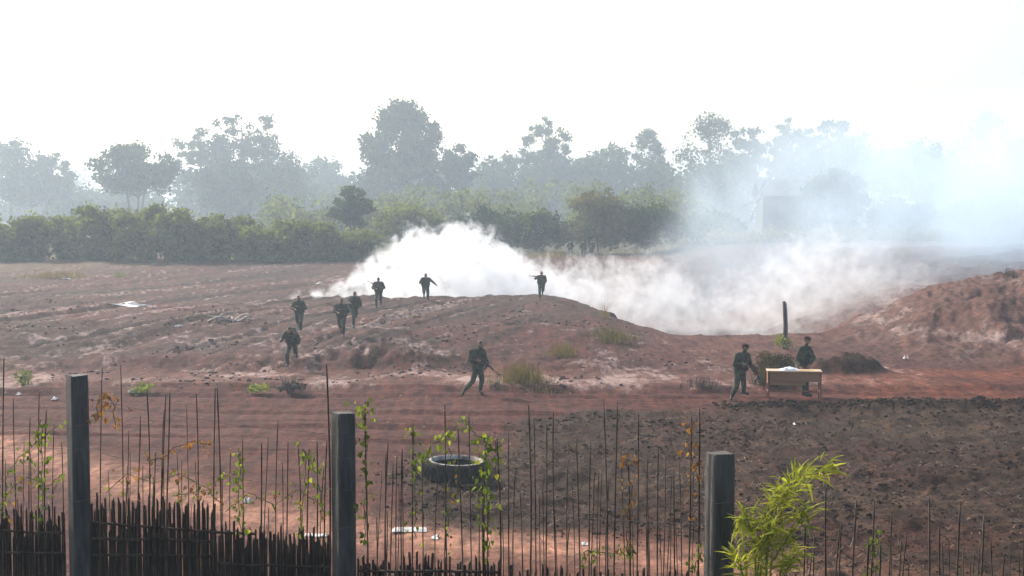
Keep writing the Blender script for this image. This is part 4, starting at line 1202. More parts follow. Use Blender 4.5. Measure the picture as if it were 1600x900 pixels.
def person_px(label, u, vfoot, vhead, J, hgt, D=None, face=0, tilt=0, turn=0, **kw):
    """stands on the ground where the photo shows the feet, at the distance its height implies"""
    p = hit(u, vfoot) if D is None else None
    if D is not None:
        w = at(u, vfoot, D); p = Vector((w.x, D, hz(w.x, D)))
    o = build_person(label, p, J, face=face, tilt=tilt, voxel=0.018, fingers=False, **kw)
    o.rotation_euler = (0, 0, turn)
    return p
SZ = []
P4 = person_px('stooping person running down off the terrace above the dead stump', 457, 577, 505, stand_pose(1.0, 0.50, 'swing', lift='l'), 1.7, pack=True, face=10, tilt=25, D=50.5)
P5 = person_px('person half hidden behind the stooping runner', 468, 540, 473, stand_pose(0.6, 0.18, 'rifle'), 1.7, D=60)
P6 = person_px('left one of the pair walking side by side on the terrace', 534, 525, 458, stand_pose(0.6, 0.16, 'rifle'), 1.7, D=57.5)
P7 = person_px('right one of the pair walking side by side on the terrace', 553, 514, 453, stand_pose(0.65, 0.16, 'swing', lift='l'), 1.7, D=62, turn=0.35)
P8 = person_px('person on the terrace alone between the pair and the smoke peak', 592, 487, 436, stand_pose(0.6, 0.16, 'rifle', lift='l'), 1.7, D=72)
P9 = person_px('person with one arm out against the brightest smoke', 665, 469, 420, stand_pose(0.85, 0.24, 'out'), 1.7, D=76.5, turn=0.1)
P10 = person_px('person with raised rifle on the crest before the trailing smoke', 846, 468, 421, stand_pose(0.85, 0.20, 'up', lift='l'), 1.7, D=77.5)
g = Vector(P10) + Vector((-0.16, -0.36, 1.26)); rifle('rifle raised by the person on the crest', g, g + Vector((-0.5, -0.3, 0.02)))
g = Vector(P6) + Vector((-0.02, -0.44, 1.12)); rifle('rifle held across the chest by the left one of the pair', g, g + Vector((-0.5, -0.12, 0.25)))
g = Vector(P8) + Vector((-0.02, -0.42, 1.12)); rifle('rifle held across the chest by the lone person before the smoke', g, g + Vector((-0.5, -0.12, 0.25)))
person_px('leftmost of the three distant people behind the smoke', 891, 412, 383, stand_pose(0.3, 0.1, 'rifle'), 1.7, D=124, pack=True)
person_px('middle one of the three distant people behind the smoke', 911, 412, 385, stand_pose(0.2, 0.02, 'down'), 1.7, D=122)
person_px('rightmost of the three distant people behind the smoke', 924, 412, 382, stand_pose(0.3, 0.05, 'rifle', lift='l'), 1.7, D=123)

# ------------------------------------------------------------------ fence in front
FL = [Vector((-5.6, 11.2)), Vector((-3.25, 10.55)), Vector((-1.20, 9.95)), Vector((1.275, 8.75)), Vector((4.9, 7.3))]
def fence_pt(u, v=760, off=0.0):
    d = ray(u, v); k = d.x / d.y
    for a, b in zip(FL[:-1], FL[1:]):
        if a.x / a.y - 1e-6 <= k <= b.x / b.y + 1e-6:
            den = (b.x - a.x) - k * (b.y - a.y)
            t = (k * a.y - a.x) / den
            p = a.lerp(b, t); break
    else:
        p = FL[0] if k < 0 else FL[-1]
    y = p.y + off
    return Vector((k * y, y))
def fence_pt3(u, v, off=0.0):
    p = fence_pt(u, v, off); return at(u, v, p.y)

def build_post(label, u0, u1, vtop, rz):
    c = fence_pt((u0 + u1) / 2, vtop + 60)
    top = at((u0 + u1) / 2, vtop, c.y); zb = hz(c.x, c.y)
    wpx = (u1 - u0) * c.y / FPX
    side = wpx / (abs(math.cos(rz)) + abs(math.sin(rz)))
    h = top.z - zb
    bm = bmesh.new()
    nz = 40
    rd = random.Random(int(u0))
    rings = []
    prof = [(-1, -1 + .16), (-1 + .16, -1), (1 - .16, -1), (1, -1 + .16), (1, 1 - .16), (1 - .16, 1), (-1 + .16, 1), (-1, 1 - .16)]
    for i in range(nz + 1):
        z = -0.3 + (h + 0.3) * i / nz
        e = 0.94 if i == nz else 1.0
        rings.append([bm.verts.new((x * side / 2 * e + rd.uniform(-1, 1) * 0.0004, y * side / 2 * e + rd.uniform(-1, 1) * 0.0004, z + (rd.uniform(-1, 0.4) * 0.014 if i == nz else 0))) for (x, y) in prof])
    for a, b in zip(rings[:-1], rings[1:]):
        for k in range(8): bm.faces.new((a[k], a[(k + 1) % 8], b[(k + 1) % 8], b[k]))
    bm.faces.new(rings[-1]); bm.faces.new(rings[0][::-1])
    me = bpy.data.meshes.new('shaft'); bm.to_mesh(me); bm.free(); me.materials.append(M['concrete'])
    root = empty('concrete_post', (c.x, c.y, zb), rz); root.rotation_euler = (rd.uniform(-.008, .008), rd.uniform(-.008, .008), rz); tag(root, label, 'post', 'square concrete fence posts')
    link('shaft', me, root)
    # tie wires wound round the shaft
    for zz in (h * 0.82, h * 0.55):
        V, F = tube_vf([((side / 2 + 0.004) * x, (side / 2 + 0.004) * y, zz + 0.004 * k) for k, (x, y) in enumerate([(-1, -1), (1, -1), (1, 1), (-1, 1), (-1, -1)])], 0.0013, 5)
        mesh_obj('tie_wire', V, F, M['wire'], root)
    return root
build_post('leftmost square grey concrete fence post, tallest of the three', 102, 141, 585, 0.62)
build_post('middle square grey concrete fence post', 516, 557, 643, 0.55)
build_post('rightmost grey concrete fence post beside the lime bamboo', 1100, 1147, 706, 0.35)

def stick_mesh(seed, bendy=0.012, n=6, seg=7, nodes=True):
    """unit-height bamboo stick with swollen joints, radius 1"""
    rd = random.Random(seed); pts = []; rad = []
    k = 16 if nodes else 6
    ph = rd.uniform(0, 6)
    for i in range(k + 1):
        t = i / k
        pts.append((bendy * 14 * math.sin(3 * t + ph) * 0.35, bendy * 14 * math.cos(2.3 * t + ph) * 0.35, t))
        rad.append((1.0 - 0.45 * t) * (1.22 if (nodes and i % 4 == 2) else 1.0))
    return pts, rad

def stake(root, u, vtop, lean_px, r, m, off=0.0, seed=0, name='stake'):
    top = fence_pt3(u + lean_px, vtop, off)
    b = fence_pt(u, 880, off); zb = hz(b.x, b.y) - 0.08
    bottom = Vector((b.x, b.y, zb))
    rd = random.Random(seed * 7 + int(u * 3))
    pts = []; rad = []
    k = 15; side = Vector((1, 0, 0)); ph = rd.uniform(0, 6); am = rd.uniform(0.006, 0.03)
    for i in range(k + 1):
        t = i / k
        p = bottom.lerp(top, t) + side * (am * math.sin(3.3 * t + ph) - am * math.sin(3.3 + ph) * t - am * math.sin(ph) * (1 - t)) + Vector((0, am * math.sin(5 * t + ph * 2) * 0.6, 0))
        pts.append(p); rad.append(r * (1.1 - 0.42 * t) * (1.25 if i % 4 == 2 else 1.0))
    V, F = tube_vf(pts, rad, 6)
    return mesh_obj(name, V, F, m, root, True)

def picket_section(name, label, spans, stakes, seed, rails):
    """spans: (u0, u1, vtop0, vtop1, layers); stakes: (u, vtop, lean, radius)"""
    c = fence_pt((spans[0][0] + spans[0][1]) / 2 if spans else stakes[0][0], 880)
    root = empty(name, (0, 0, 0)); tag(root, label, 'fence', 'bamboo fence sections between the concrete posts')
    rd = random.Random(seed)
    variants = []
    for k in range(5):
        pts, rad = [], []
        r2 = random.Random(seed * 10 + k)
        for i in range(7):
            t = i / 6
            pts.append((r2.uniform(-.003, .003), r2.uniform(-.003, .003), t)); rad.append(0.0105 * (1 - 0.2 * t) * (1.15 if i in (2, 4) else 1))
        V, F = tube_vf(pts, rad, 6)
        # slanted cut at the top
        V = [Vector(v) for v in V]
        for q in range(6): V[36 + q].z += 0.018 * math.cos(q + k)
        me = bpy.data.meshes.new('picket'); me.from_pydata([tuple(v) for v in V], [], F); me.update(); me.materials.append(M['bamboo']); variants.append(me)
    for (u0, u1, v0, v1, layers, step) in spans:
        for L in range(layers):
            u = u0 + (step * 0.5 if L else 0)
            while u < u1:
                off = 0.035 * L + rd.uniform(-0.004, 0.004)
                vt = v0 + (v1 - v0) * (u - u0) / max(1, u1 - u0) + rd.uniform(-9, 9) + (10 if L else 0) + (rd.uniform(0, 16) if rd.random() < .2 else 0)
                b = fence_pt(u, 880, off); top = at(u, vt, b.y); zb = hz(b.x, b.y) - 0.06
                o = link('picket', rd.choice(variants), root, (b.x, b.y, zb))
                sc = rd.uniform(0.75, 1.25)
                o.scale = (sc, sc, top.z - zb); o.rotation_euler = (rd.uniform(-.01, .01), rd.uniform(-.012, .012), rd.uniform(0, 6))
                u += step * rd.uniform(0.72, 1.3)
    if stakes:
        us = [q[0] for q in stakes]; lo = max(min(us), 0); hi = max(us)
        for k in range(int((hi - lo) / 17)):       # thinner rods between the stakes
            u = rd.uniform(lo, hi)
            if not any(a < u < b for a, b in ((100, 143), (514, 559), (1098, 1150))):
                stake(root, u, rd.uniform(700, 830) if u < 1150 else rd.uniform(830, 890), rd.uniform(-9, 9), rd.uniform(0.003, 0.0052), M['stick'], rd.uniform(-0.03, -0.018), seed + k, 'rod')
    for (u, vt, ln, r) in stakes:
        r *= 0.70; ln += rd.uniform(-3, 3)
        stake(root, u, vt, ln, r, M['stick'] if rd.random() < 0.65 else M['bamboo'], rd.uniform(-0.03, -0.018), seed)
    for (u0, u1, v0, v1) in rails:
        pts = [fence_pt3(u0 + (u1 - u0) * t, v0 + (v1 - v0) * t + rd.uniform(-2, 2), -0.017) for t in (0, .25, .5, .75, 1)]
        V, F = tube_vf(pts, 0.010, 7); mesh_obj('rail', V, F, M['bamboo'], root, True)
    return root

picket_section('bamboo_fence', 'bamboo picket fence section left of the leftmost concrete post',
    [(-60, 101, 792, 800, 2, 7.2), (-60, 101, 826, 830, 2, 4.6)],
    [(3, 560, 2, .009), (25, 622, -3, .007), (47, 652, -2, .007), (60, 612, 4, .007), (73, 640, 3, .009), (82, 662, 0, .006), (96, 690, 0, .007), (-20, 640, 0, .007), (34, 690, 2, .005)], 1,
    [(-60, 100, 862, 866), (-60, 100, 828, 832)])
picket_section('bamboo_fence', 'dark bamboo picket fence section between the leftmost and middle posts',
    [(144, 334, 780, 786, 2, 6.6), (144, 334, 822, 832, 1, 4.4), (338, 515, 850, 858, 1, 4.8), (338, 515, 824, 832, 2, 6.8)],
    [(156, 574, 5, .007), (186, 570, 3, .007), (200, 672, 0, .006), (214, 650, 4, .008), (228, 608, 3, .008), (244, 616, 18, .008), (252, 640, 2, .006), (262, 612, 3, .009), (292, 630, -1, .005), (307, 615, -1, .008),
     (327, 606, 10, .009), (343, 605, -2, .010), (363, 708, 0, .007), (374, 686, 3, .008), (401, 692, 6, .010), (409, 682, 12, .006), (435, 655, 1, .007), (447, 690, 2, .008), (467, 690, 0, .007), (478, 700, 5, .009), (493, 690, 0, .008), (507, 688, 2, .009), (350, 740, 0, .006), (172, 735, 0, .005), (282, 720, 0, .005)], 2,
    [(144, 334, 866, 868), (144, 334, 842, 845), (338, 515, 880, 886), (144, 400, 818, 834)])
picket_section('bamboo_fence', 'low bamboo picket fence section between the middle and rightmost posts',
    [(560, 640, 874, 878, 2, 7.5), (640, 782, 872, 880, 2, 7.5), (786, 1098, 892, 897, 1, 11.5)],
    [(513, 569, 0, .012), (572, 628, 0, .010), (588, 808, 2, .008), (600, 690, 4, .008), (617, 712, 2, .007), (630, 702, 1, .008), (648, 662, -1, .009), (664, 800, 0, .007), (686, 722, 0, .006), (706, 632, -14, .008), (722, 668, -4, .008), (742, 645, -12, .007), (757, 690, 0, .011), (775, 685, 3, .010),
     (797, 672, -2, .007), (808, 730, 0, .006), (822, 632, 2, .010), (838, 652, -4, .007), (858, 662, -6, .008), (872, 645, -10, .007), (884, 728, 0, .007), (905, 684, -3, .008), (920, 690, 0, .008), (943, 622, 2, .008), (962, 628, 1, .008), (979, 720, 2, .011), (998, 646, -1, .008), (1014, 705, -2, .007), (1032, 700, -3, .008), (1052, 735, 0, .007),
     (1072, 650, 6, .009), (1088, 638, 2, .010), (848, 745, 0, .005), (893, 760, 0, .005), (952, 748, 0, .006)], 3,
    [(560, 782, 890, 894)])
picket_section('bamboo_fence', 'broken line of dark bare stakes right of the rightmost post',
    [(1160, 1250, 905, 905, 1, 20)],
    [(1256, 822, 0, .010), (1288, 765, 2, .010), (1303, 826, 6, .009), (1310, 815, 3, .008), (1322, 782, 14, .010), (1354, 848, 0, .012), (1358, 782, 6, .009), (1376, 850, -1, .010), (1392, 800, 0, .007), (1445, 778, 4, .010), (1463, 824, 1, .009), (1497, 790, 5, .010), (1533, 806, 2, .010), (1570, 865, 0, .006), (1600, 840, 0, .008), (1272, 840, 0, .007), (1420, 868, 0, .006)], 4,
    [])

# two strands of wire strung along the posts
def wire(label, vs, sag):
    pts = []
    us = [-60, 60, 141, 330, 516, 557, 700, 830, 960, 1100]
    for u in np.linspace(-60, 1105, 40):
        v = float(np.interp(u, [-60, 121, 536, 1123], vs))
        c = math.sin(math.pi * ((u - 121) / 415 if u < 536 else (u - 536) / 587))
        pts.append(fence_pt3(u, v + abs(c) * sag, -0.085))
    V, F = tube_vf(pts, 0.0016, 5)
    o = mesh_obj('fence_wire', V, F, M['wire']); tag(o, label, 'wire', 'wires strung along the fence posts')
wire('upper thin wire strung along the concrete posts', [605, 620, 680, 745], 8)
wire('lower thin wire strung along the concrete posts', [690, 700, 765, 820], 10)

# ------------------------------------------------------------------ climbing vines and the lime bamboo
def leaf_mesh(name, m, kind='heart', seed=0):
    if kind == 'heart':
        out = [(0, 0), (0.32, -0.10), (0.50, 0.12), (0.42, 0.45), (0.2, 0.78), (0, 1.0), (-0.2, 0.78), (-0.42, 0.45), (-0.50, 0.12), (-0.32, -0.10)]
        V = [Vector((x, y, 0.22 * abs(x) - 0.18 * y * y)) for x, y in out]; V.append(Vector((0, 0.4, -0.04)))
        F = [(i, (i + 1) % 10, 10) for i in range(10)]
    else:                                    # bamboo blade
        V = []; F = []
        for i, (y, w) in enumerate(((0, 0.012), (0.15, 0.055), (0.4, 0.075), (0.7, 0.05), (1.0, 0.004))):
            z = -0.30 * y * y * (1 + 0.5 * seed)
            V += [Vector((-w, y, z + 0.02)), Vector((0, y, z)), Vector((w, y, z + 0.02))]
        for i in range(4):
            for k in (0, 1): F.append((3 * i + k, 3 * i + k + 1, 3 * i + 4 + k, 3 * i + 3 + k))
    me = bpy.data.meshes.new(name); me.from_pydata([tuple(v) for v in V], [], F); me.update(); me.materials.append(m)
    return me
HEART = leaf_mesh('leaf', M['vine']); DEAD = leaf_mesh('leaf', M['dead_leaf'])
YEL = leaf_mesh('leaf', M['bamboo_leaf'])
def vine(label, path, n, seed, m='vine', size=0.05, spread=0.045, off=-0.05, dead=0.0):
    """path: photo points along the fence that the stem follows"""
    rd = random.Random(seed)
    P = [fence_pt3(u, v, off) for u, v in path]
    root = empty('climbing_vine', P[0]); tag(root, label, 'vine', 'vines climbing the bamboo stakes')
    fine = []
    for a, b in zip(P[:-1], P[1:]):
        for k in range(6):
            t = k / 6; w = 0.012
            fine.append(a.lerp(b, t) + Vector((rd.uniform(-w, w), rd.uniform(-w, w), 0)))
    fine.append(P[-1])
    V, F = tube_vf([p - P[0] for p in fine], 0.0032, 5); mesh_obj('stem', V, F, M['vine_stem'] if m == 'vine' else M['stick'], root)
    for k in range(int(n * 1.6)):
        f = rd.random(); q = fine[min(int(f * len(fine)), len(fine) - 1)]
        p = q + Vector((rd.gauss(0, spread * 0.6), rd.gauss(0, spread * 0.5), rd.gauss(0, spread * 0.5))) - P[0]
        me = DEAD if (m == 'dead' or rd.random() < dead) else (YEL if rd.random() < 0.15 else HEART)
        o = link('leaf', me, root, p)
        s = size * rd.uniform(0.35, 0.95); o.scale = (s * rd.uniform(0.6, 1.1), s, s)
        o.rotation_euler = (rd.uniform(-2.3, -0.5), rd.uniform(-0.6, 0.6), rd.uniform(0, 6.28))
vine('green vine climbing the stake right of the middle post', [(570, 850), (571, 760), (572, 690), (570, 640), (560, 632)], 44, 1, spread=0.055)
vine('thin green vine on the stake left of the tyre', [(648, 840), (648, 760), (647, 680), (643, 670)], 26, 2, size=0.042)
vine('lush green vine column right of the tyre', [(765, 870), (762, 800), (757, 745), (760, 700), (752, 680)], 66, 3, spread=0.06)
vine('vine garland arching above the tyre', [(660, 720), (675, 695), (700, 678), (722, 655), (745, 680), (775, 690), (775, 740)], 46, 4, spread=0.05)
vine('yellowing vine hanging in front of the tyre', [(700, 700), (712, 735), (714, 770), (700, 800), (696, 860)], 24, 5, size=0.04, dead=0.4)
vine('green vine among the stakes left of the middle post', [(376, 830), (372, 770), (375, 725), (374, 700)], 28, 6)
vine('vine tangled on the stakes beside the middle post', [(470, 830), (478, 760), (475, 700), (495, 740), (505, 800)], 34, 7, size=0.045, spread=0.06)
vine('green vine on the stakes left of the leftmost post', [(62, 830), (68, 760), (66, 700), (64, 655)], 34, 8, spread=0.06)
vine('leafy vine creeping at the left edge of the photo', [(4, 800), (12, 740), (30, 715), (90, 665)], 26, 9, spread=0.06)
vine('withered brown vine hanging right of the leftmost post', [(150, 650), (152, 630), (165, 618), (178, 630), (180, 670)], 34, 10, 'dead', 0.05, 0.06)
vine('withered vine strung across the stakes of the second section', [(230, 720), (255, 715), (272, 700), (300, 690), (330, 695)], 22, 11, 'dead', 0.045, 0.09)
vine('mixed green and brown vine low on the second fence section', [(270, 775), (300, 770), (330, 765), (345, 745), (370, 740)], 30, 12, size=0.04, spread=0.06, dead=0.3)
vine('pale withered vine on a stake in the middle of the low section', [(980, 860), (981, 800), (986, 760), (978, 718), (995, 722)], 30, 13, 'dead', 0.04, 0.05)
vine('withered tangle on the two stakes left of the rightmost post', [(1082, 800), (1085, 740), (1078, 700), (1080, 660)], 34, 14, 'dead', 0.042, 0.05)
vine('small green creeper low between the stakes of the low section', [(905, 880), (915, 860), (930, 862), (985, 868), (975, 850)], 30, 15, size=0.042, spread=0.05)
vine('small green creeper beside the foot of the rightmost post', [(1085, 895), (1092, 870), (1096, 862)], 14, 16, size=0.04)
vine('ragged half-dead creeper low left of the leftmost post', [(2, 790), (20, 760), (45, 745), (75, 760), (98, 740)], 34, 18, size=0.045, spread=0.09, dead=0.5)
vine('speckled dry creeper low behind the pickets of the second section', [(165, 770), (200, 740), (240, 755), (280, 740), (320, 760), (345, 785)], 40, 19, size=0.04, spread=0.1, dead=0.55)
vine('ragged creeper low on the stakes left of the middle post', [(350, 800), (390, 770), (430, 790), (465, 765), (505, 790)], 36, 20, size=0.04, spread=0.09, dead=0.4)
vine('sparse creeper on the bare stakes right of the lime bamboo', [(1362, 898), (1365, 860), (1366, 832), (1385, 870)], 14, 17, size=0.04)

def build_bamboo_plant():
    base = fence_pt(1195, 880, -0.35); zb = hz(base.x, base.y)
    root = empty('bamboo_plant', (base.x, base.y, zb)); tag(root, 'bright lime-green bamboo sprouting beside the rightmost post', 'bamboo')
    O = root.location.copy()
    rd = random.Random(2)
    blades = [leaf_mesh('leaf', M['bamboo_leaf'], 'blade', s) for s in (0, 1, 2)]
    D0 = base.y; RV = []; RF = []
    culms = [[(1190, 930), (1200, 850), (1232, 770), (1275, 735), (1300, 730)], [(1180, 930), (1190, 860), (1215, 790), (1235, 755)], [(1185, 930), (1180, 850), (1165, 800), (1155, 825)],
             [(1195, 930), (1205, 880), (1245, 820), (1262, 795)], [(1175, 930), (1160, 895), (1150, 870)], [(1200, 930), (1220, 890), (1250, 860)], [(1185, 930), (1200, 830), (1212, 770), (1250, 740)], [(1170, 930), (1185, 880), (1200, 815)]]
    for ci, c in enumerate(culms):
        dd = rd.uniform(-0.16, 0.16)
        pts = [at(u, v, D0 + dd * i / 2) - O for i, (u, v) in enumerate(c)]
        pts[0].z = min(pts[0].z, 0.35)
        pts = [Vector((pts[0].x * 0.5, pts[0].y * 0.5, -0.05))] + pts
        V, F = tube_vf(pts, [0.009] + [0.0075 - 0.0052 * i / (len(pts) - 1) for i in range(len(pts) - 1)], 6)
        mesh_obj('culm', V, F, M['culm'], root, True)
        for k in range(37):
            f = rd.uniform(0.36, 1.0); x = f * (len(pts) - 1); i = min(int(x), len(pts) - 2)
            p = pts[i].lerp(pts[i + 1], x - i)
            t = (pts[i + 1] - pts[i]).normalized()
            p = p + Vector((rd.gauss(0, .016), rd.gauss(0, .03), rd.gauss(0, .014)))
            d = (t * rd.uniform(0.2, 1.0) + Vector((rd.gauss(0, .55), rd.gauss(0, .5), rd.gauss(0.12, .45)))).normalized()
            o = link('leaf', rd.choice(blades), root, p)
            L = rd.uniform(0.07, 0.155); o.scale = (L * 0.95, L, L)
            q = d.to_track_quat('Y', 'Z').to_euler(); o.rotation_euler = q
            o.rotation_euler.rotate_axis('Y', rd.uniform(-1.2, 1.2))
        for k in range(62):                  # the rest of the leaves of this culm
            f = rd.uniform(0.32, 1.0); x = f * (len(pts) - 1); i = min(int(x), len(pts) - 2)
            p = pts[i].lerp(pts[i + 1], x - i) + Vector((rd.gauss(0, .022), rd.gauss(0, .04), rd.gauss(0, .022)))
            t = (pts[i + 1] - pts[i]).normalized()
            d = (t * rd.uniform(0.0, 1.0) + Vector((rd.gauss(0, .6), rd.gauss(0, .5), rd.gauss(0.1, .5)))).normalized()
            L = rd.uniform(0.06, 0.135)
            mt = Matrix.LocRotScale(p, d.to_track_quat('Y', 'Z') @ Euler((0, rd.uniform(-1.2, 1.2), 0)).to_quaternion(), (L * 0.95, L, L))
            b = blades[k % 3]; k0 = len(RV)
            RV += [mt @ v.co for v in b.vertices]; RF += [tuple(k0 + q for q in pl.vertices) for pl in b.polygons]
    o = mesh_obj('small_leaves', RV, RF, M['bamboo_leaf'], root); o['kind'] = 'stuff'
build_bamboo_plant()

# ------------------------------------------------------------------ smoke
def fcurve(nt, src, pts, x0, x1, ymax):
    """height profile along x as a Float Curve"""
    mr = nt.nodes.new('ShaderNodeMapRange'); mr.inputs['From Min'].default_value = x0; mr.inputs['From Max'].default_value = x1
    nt.links.new(src, mr.inputs['Value'])
    fc = nt.nodes.new('ShaderNodeFloatCurve')
    cu = fc.mapping.curves[0]
    P = [((x - x0) / (x1 - x0), y / ymax) for x, y in pts]
    cu.points[0].location = P[0]; cu.points[1].location = P[-1]
    for p in P[1:-1]: cu.points.new(*p)
    fc.mapping.use_clip = False
    fc.mapping.update()
    nt.links.new(mr.outputs['Result'], fc.inputs['Value'])
    ml = nt.nodes.new('ShaderNodeMath'); ml.operation = 'MULTIPLY'; ml.inputs[1].default_value = ymax
    nt.links.new(fc.outputs['Value'], ml.inputs[0])
    return ml.outputs[0]

def math_node(nt, op, a, b=None, c=None, clamp=False):
    n = nt.nodes.new('ShaderNodeMath'); n.operation = op; n.use_clamp = clamp
    for i, v in enumerate((a, b, c)):
        if v is None: continue
        if isinstance(v, (int, float)): n.inputs[i].default_value = v
        else: nt.links.new(v, n.inputs[i])
    return n.outputs[0]

def smooth_node(nt, val, lo, hi):
    n = nt.nodes.new('ShaderNodeMapRange'); n.interpolation_type = 'SMOOTHSTEP'
    n.inputs['From Min'].default_value = lo; n.inputs['From Max'].default_value = hi
    nt.links.new(val, n.inputs['Value']); return n.outputs['Result']

def smoke_material(name, top, dens, yc, wid, x0, x1, scale, color, aniso, warp, billow, soft, holes, step):
    m = bpy.data.materials.new(name); m.use_nodes = True
    nt = m.node_tree; nt.nodes.remove(nt.nodes['Principled BSDF'])
    out = nt.nodes['Material Output']
    tc = nt.nodes.new('ShaderNodeTexCoord')
    # domain warp
    wn_ = nt.nodes.new('ShaderNodeTexNoise'); wn_.inputs['Scale'].default_value = scale; wn_.inputs['Detail'].default_value = 2.5; wn_.inputs['Roughness'].default_value = 0.55
    nt.links.new(tc.outputs['Object'], wn_.inputs['Vector'])
    sb = nt.nodes.new('ShaderNodeVectorMath'); sb.operation = 'MULTIPLY_ADD'
    sb.inputs[1].default_value = (2 * warp,) * 3; sb.inputs[2].default_value = (-warp,) * 3
    nt.links.new(wn_.outputs['Color'], sb.inputs[0])
    ad = nt.nodes.new('ShaderNodeVectorMath'); ad.operation = 'ADD'
    nt.links.new(tc.outputs['Object'], ad.inputs[0]); nt.links.new(sb.outputs[0], ad.inputs[1])
    sx0 = nt.nodes.new('ShaderNodeSeparateXYZ'); nt.links.new(tc.outputs['Object'], sx0.inputs[0])
    sx = nt.nodes.new('ShaderNodeSeparateXYZ'); nt.links.new(ad.outputs[0], sx.inputs[0])
    X0 = sx0.outputs[0]
    n2 = nt.nodes.new('ShaderNodeTexNoise'); n2.inputs['Scale'].default_value = scale * 2.6; n2.inputs['Detail'].default_value = 5; n2.inputs['Roughness'].default_value = 0.62
    nt.links.new(ad.outputs[0], n2.inputs['Vector'])
    nz = math_node(nt, 'SUBTRACT', n2.outputs['Fac'], 0.5)
    Tz = fcurve(nt, sx.outputs[0], top, x0, x1, 18.0)
    Fd = fcurve(nt, X0, dens, x0, x1, 3.0)
    Yc = fcurve(nt, X0, yc, x0, x1, 140.0)
    Wd = fcurve(nt, X0, wid, x0, x1, 40.0)
    # billow size shrinks where the plume is thin
    a = math_node(nt, 'MULTIPLY', nz, math_node(nt, 'MULTIPLY', Wd, billow))
    tt = math_node(nt, 'SUBTRACT', math_node(nt, 'ADD', Tz, a), sx.outputs[2])
    dtop = smooth_node(nt, tt, 0.0, soft)
    dy = math_node(nt, 'DIVIDE', math_node(nt, 'ABSOLUTE', math_node(nt, 'SUBTRACT', sx.outputs[1], Yc)), Wd)
    dyy = math_node(nt, 'SUBTRACT', 1.0, smooth_node(nt, dy, 0.45, 1.0))
    h = smooth_node(nt, n2.outputs['Fac'], holes[0], holes[1])
    d = math_node(nt, 'MULTIPLY', math_node(nt, 'MULTIPLY', Fd, dtop), math_node(nt, 'MULTIPLY', dyy, h))
    d = math_node(nt, 'MAXIMUM', d, 0.0)
    pv = nt.nodes.new('ShaderNodeVolumePrincipled')
    pv.inputs['Color'].default_value = (*color, 1); pv.inputs['Anisotropy'].default_value = aniso
    nt.links.new(d, pv.inputs['Density'])
    nt.links.new(pv.outputs[0], out.inputs['Volume'])
    m.cycles.volume_step_rate = step
    m.cycles.volume_sampling = 'MULTIPLE_IMPORTANCE'
    return m

def smoke_hull(name, label, top, yc, wid, m, zlow, grow):
    """closed skin that wraps the plume: ring of points at every station along x"""
    V = []; F = []; n = 16
    xs = [p[0] for p in top]
    xs = np.linspace(xs[0], xs[-1], 30)
    for x in xs:
        t = np.interp(x, [p[0] for p in top], [p[1] for p in top]); yy = np.interp(x, [p[0] for p in yc], [p[1] for p in yc]); w = np.interp(x, [p[0] for p in wid], [p[1] for p in wid])
        g = grow * min(1.0, w / 5.0) + 0.15
        zt = t + g; zb = min(zlow, t - 0.6)
        for k in range(n):
            a = 2 * math.pi * k / n
            ca, sa = math.cos(a), math.sin(a)
            V.append((x, yy + (w + g * 0.6) * np.sign(ca) * abs(ca) ** 0.7, (zt + zb) / 2 + (zt - zb) / 2 * np.sign(sa) * abs(sa) ** 0.7))
    q = len(xs)
    for i in range(q - 1):
        for k in range(n): F.append((i * n + k, i * n + (k + 1) % n, (i + 1) * n + (k + 1) % n, (i + 1) * n + k))
    F.append(tuple(range(n))[::-1]); F.append(tuple((q - 1) * n + k for k in range(n)))
    o = mesh_obj(name, V, F, m); tag(o, label, kind='stuff')
    bm = bmesh.new(); bm.from_mesh(o.data); bmesh.ops.recalc_face_normals(bm, faces=bm.faces[:]); bm.to_mesh(o.data); bm.free()
    return o

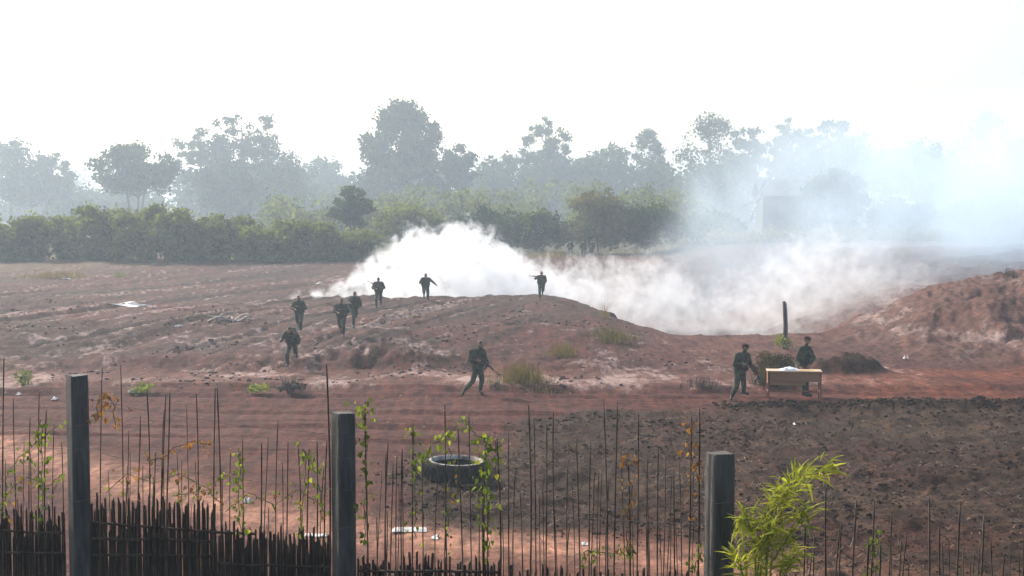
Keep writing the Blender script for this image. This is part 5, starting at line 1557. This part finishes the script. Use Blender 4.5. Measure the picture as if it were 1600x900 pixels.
TOP = [(-12.9, 0.90), (-12.3, 1.08), (-11.2, 1.5), (-9.6, 1.95), (-8.8, 2.8), (-7.8, 3.5), (-5.5, 3.9), (-2.6, 4.0), (-0.6, 3.0), (1.6, 2.0), (3.8, 1.9), (6.0, 2.0), (8.8, 2.3), (11.5, 0.4), (13.5, 0.9), (16.5, 2.9), (18.5, 3.5), (21.5, 2.4), (26.0, 1.6)]
DENS = [(-12.9, 2.0), (-12.3, 3.0), (-11.0, 2.0), (-9.0, 1.1), (-6.0, 0.9), (-1.0, 0.70), (2.5, 0.30), (7.0, 0.15), (11.0, 0.10), (16.0, 0.11), (19.0, 0.08), (23.0, 0.045), (26.0, 0.0)]
YC = [(-12.9, 78.2), (-12.3, 78.6), (-9.6, 82.0), (-6.5, 87.0), (0.0, 88.0), (6.0, 84.0), (12.0, 82.0), (26.0, 84.0)]
WID = [(-12.9, 0.12), (-12.3, 0.28), (-10.5, 0.8), (-8.5, 2.2), (-6.0, 5.5), (0.0, 6.5), (8.0, 9.0), (16.0, 10.0), (26.0, 10.0)]
sm = smoke_material('thick_white_smoke', TOP, DENS, YC, WID, -12.9, 26.0, 0.40, (0.965, 0.98, 0.99), 0.1, 1.0, 1.35, 0.8, (0.43, 0.60), 0.2)
smoke_hull('smoke', 'thick white smoke rolling along the ground from a source on the terrace', TOP, YC, WID, sm, -2.0, 1.6)
VT = [(8.0, 2.5), (12.0, 9.0), (16.0, 13.0), (24.0, 15.0), (34.0, 16.0), (48.0, 16.5), (60.0, 16.0)]
VD = [(8.0, 0.0), (11.0, 0.034), (18.0, 0.042), (26.0, 0.053), (36.0, 0.082), (48.0, 0.095), (60.0, 0.095)]
VY = [(8.0, 96.0), (20.0, 104.0), (60.0, 112.0)]
VW = [(8.0, 7.0), (20.0, 14.0), (60.0, 20.0)]
vm = smoke_material('thin_blue_smoke', VT, VD, VY, VW, 8.0, 60.0, 0.085, (0.74, 0.88, 1.0), 0.2, 4.0, 0.35, 7.0, (0.30, 0.62), 0.8)
smoke_hull('smoke', 'thin bluish veil of smoke drifting up across the trees on the right', VT, VY, VW, vm, -2.2, 3.0)

# ------------------------------------------------------------------ haze
def build_haze():
    m = bpy.data.materials.new('haze_air'); m.use_nodes = True
    nt = m.node_tree; nt.nodes.remove(nt.nodes['Principled BSDF'])
    pv = nt.nodes.new('ShaderNodeVolumePrincipled')
    pv.inputs['Color'].default_value = (*HAZE_COLOR, 1); pv.inputs['Density'].default_value = HAZE_DENSITY; pv.inputs['Anisotropy'].default_value = 0.35
    nt.links.new(pv.outputs[0], nt.nodes['Material Output'].inputs['Volume'])
    V, F = box_vf((0, 760, 16.5), (3700, 1700, 39), bev=0)
    o = mesh_obj('haze', V, F, m); tag(o, 'pale hazy air over the field', kind='stuff')
build_haze()
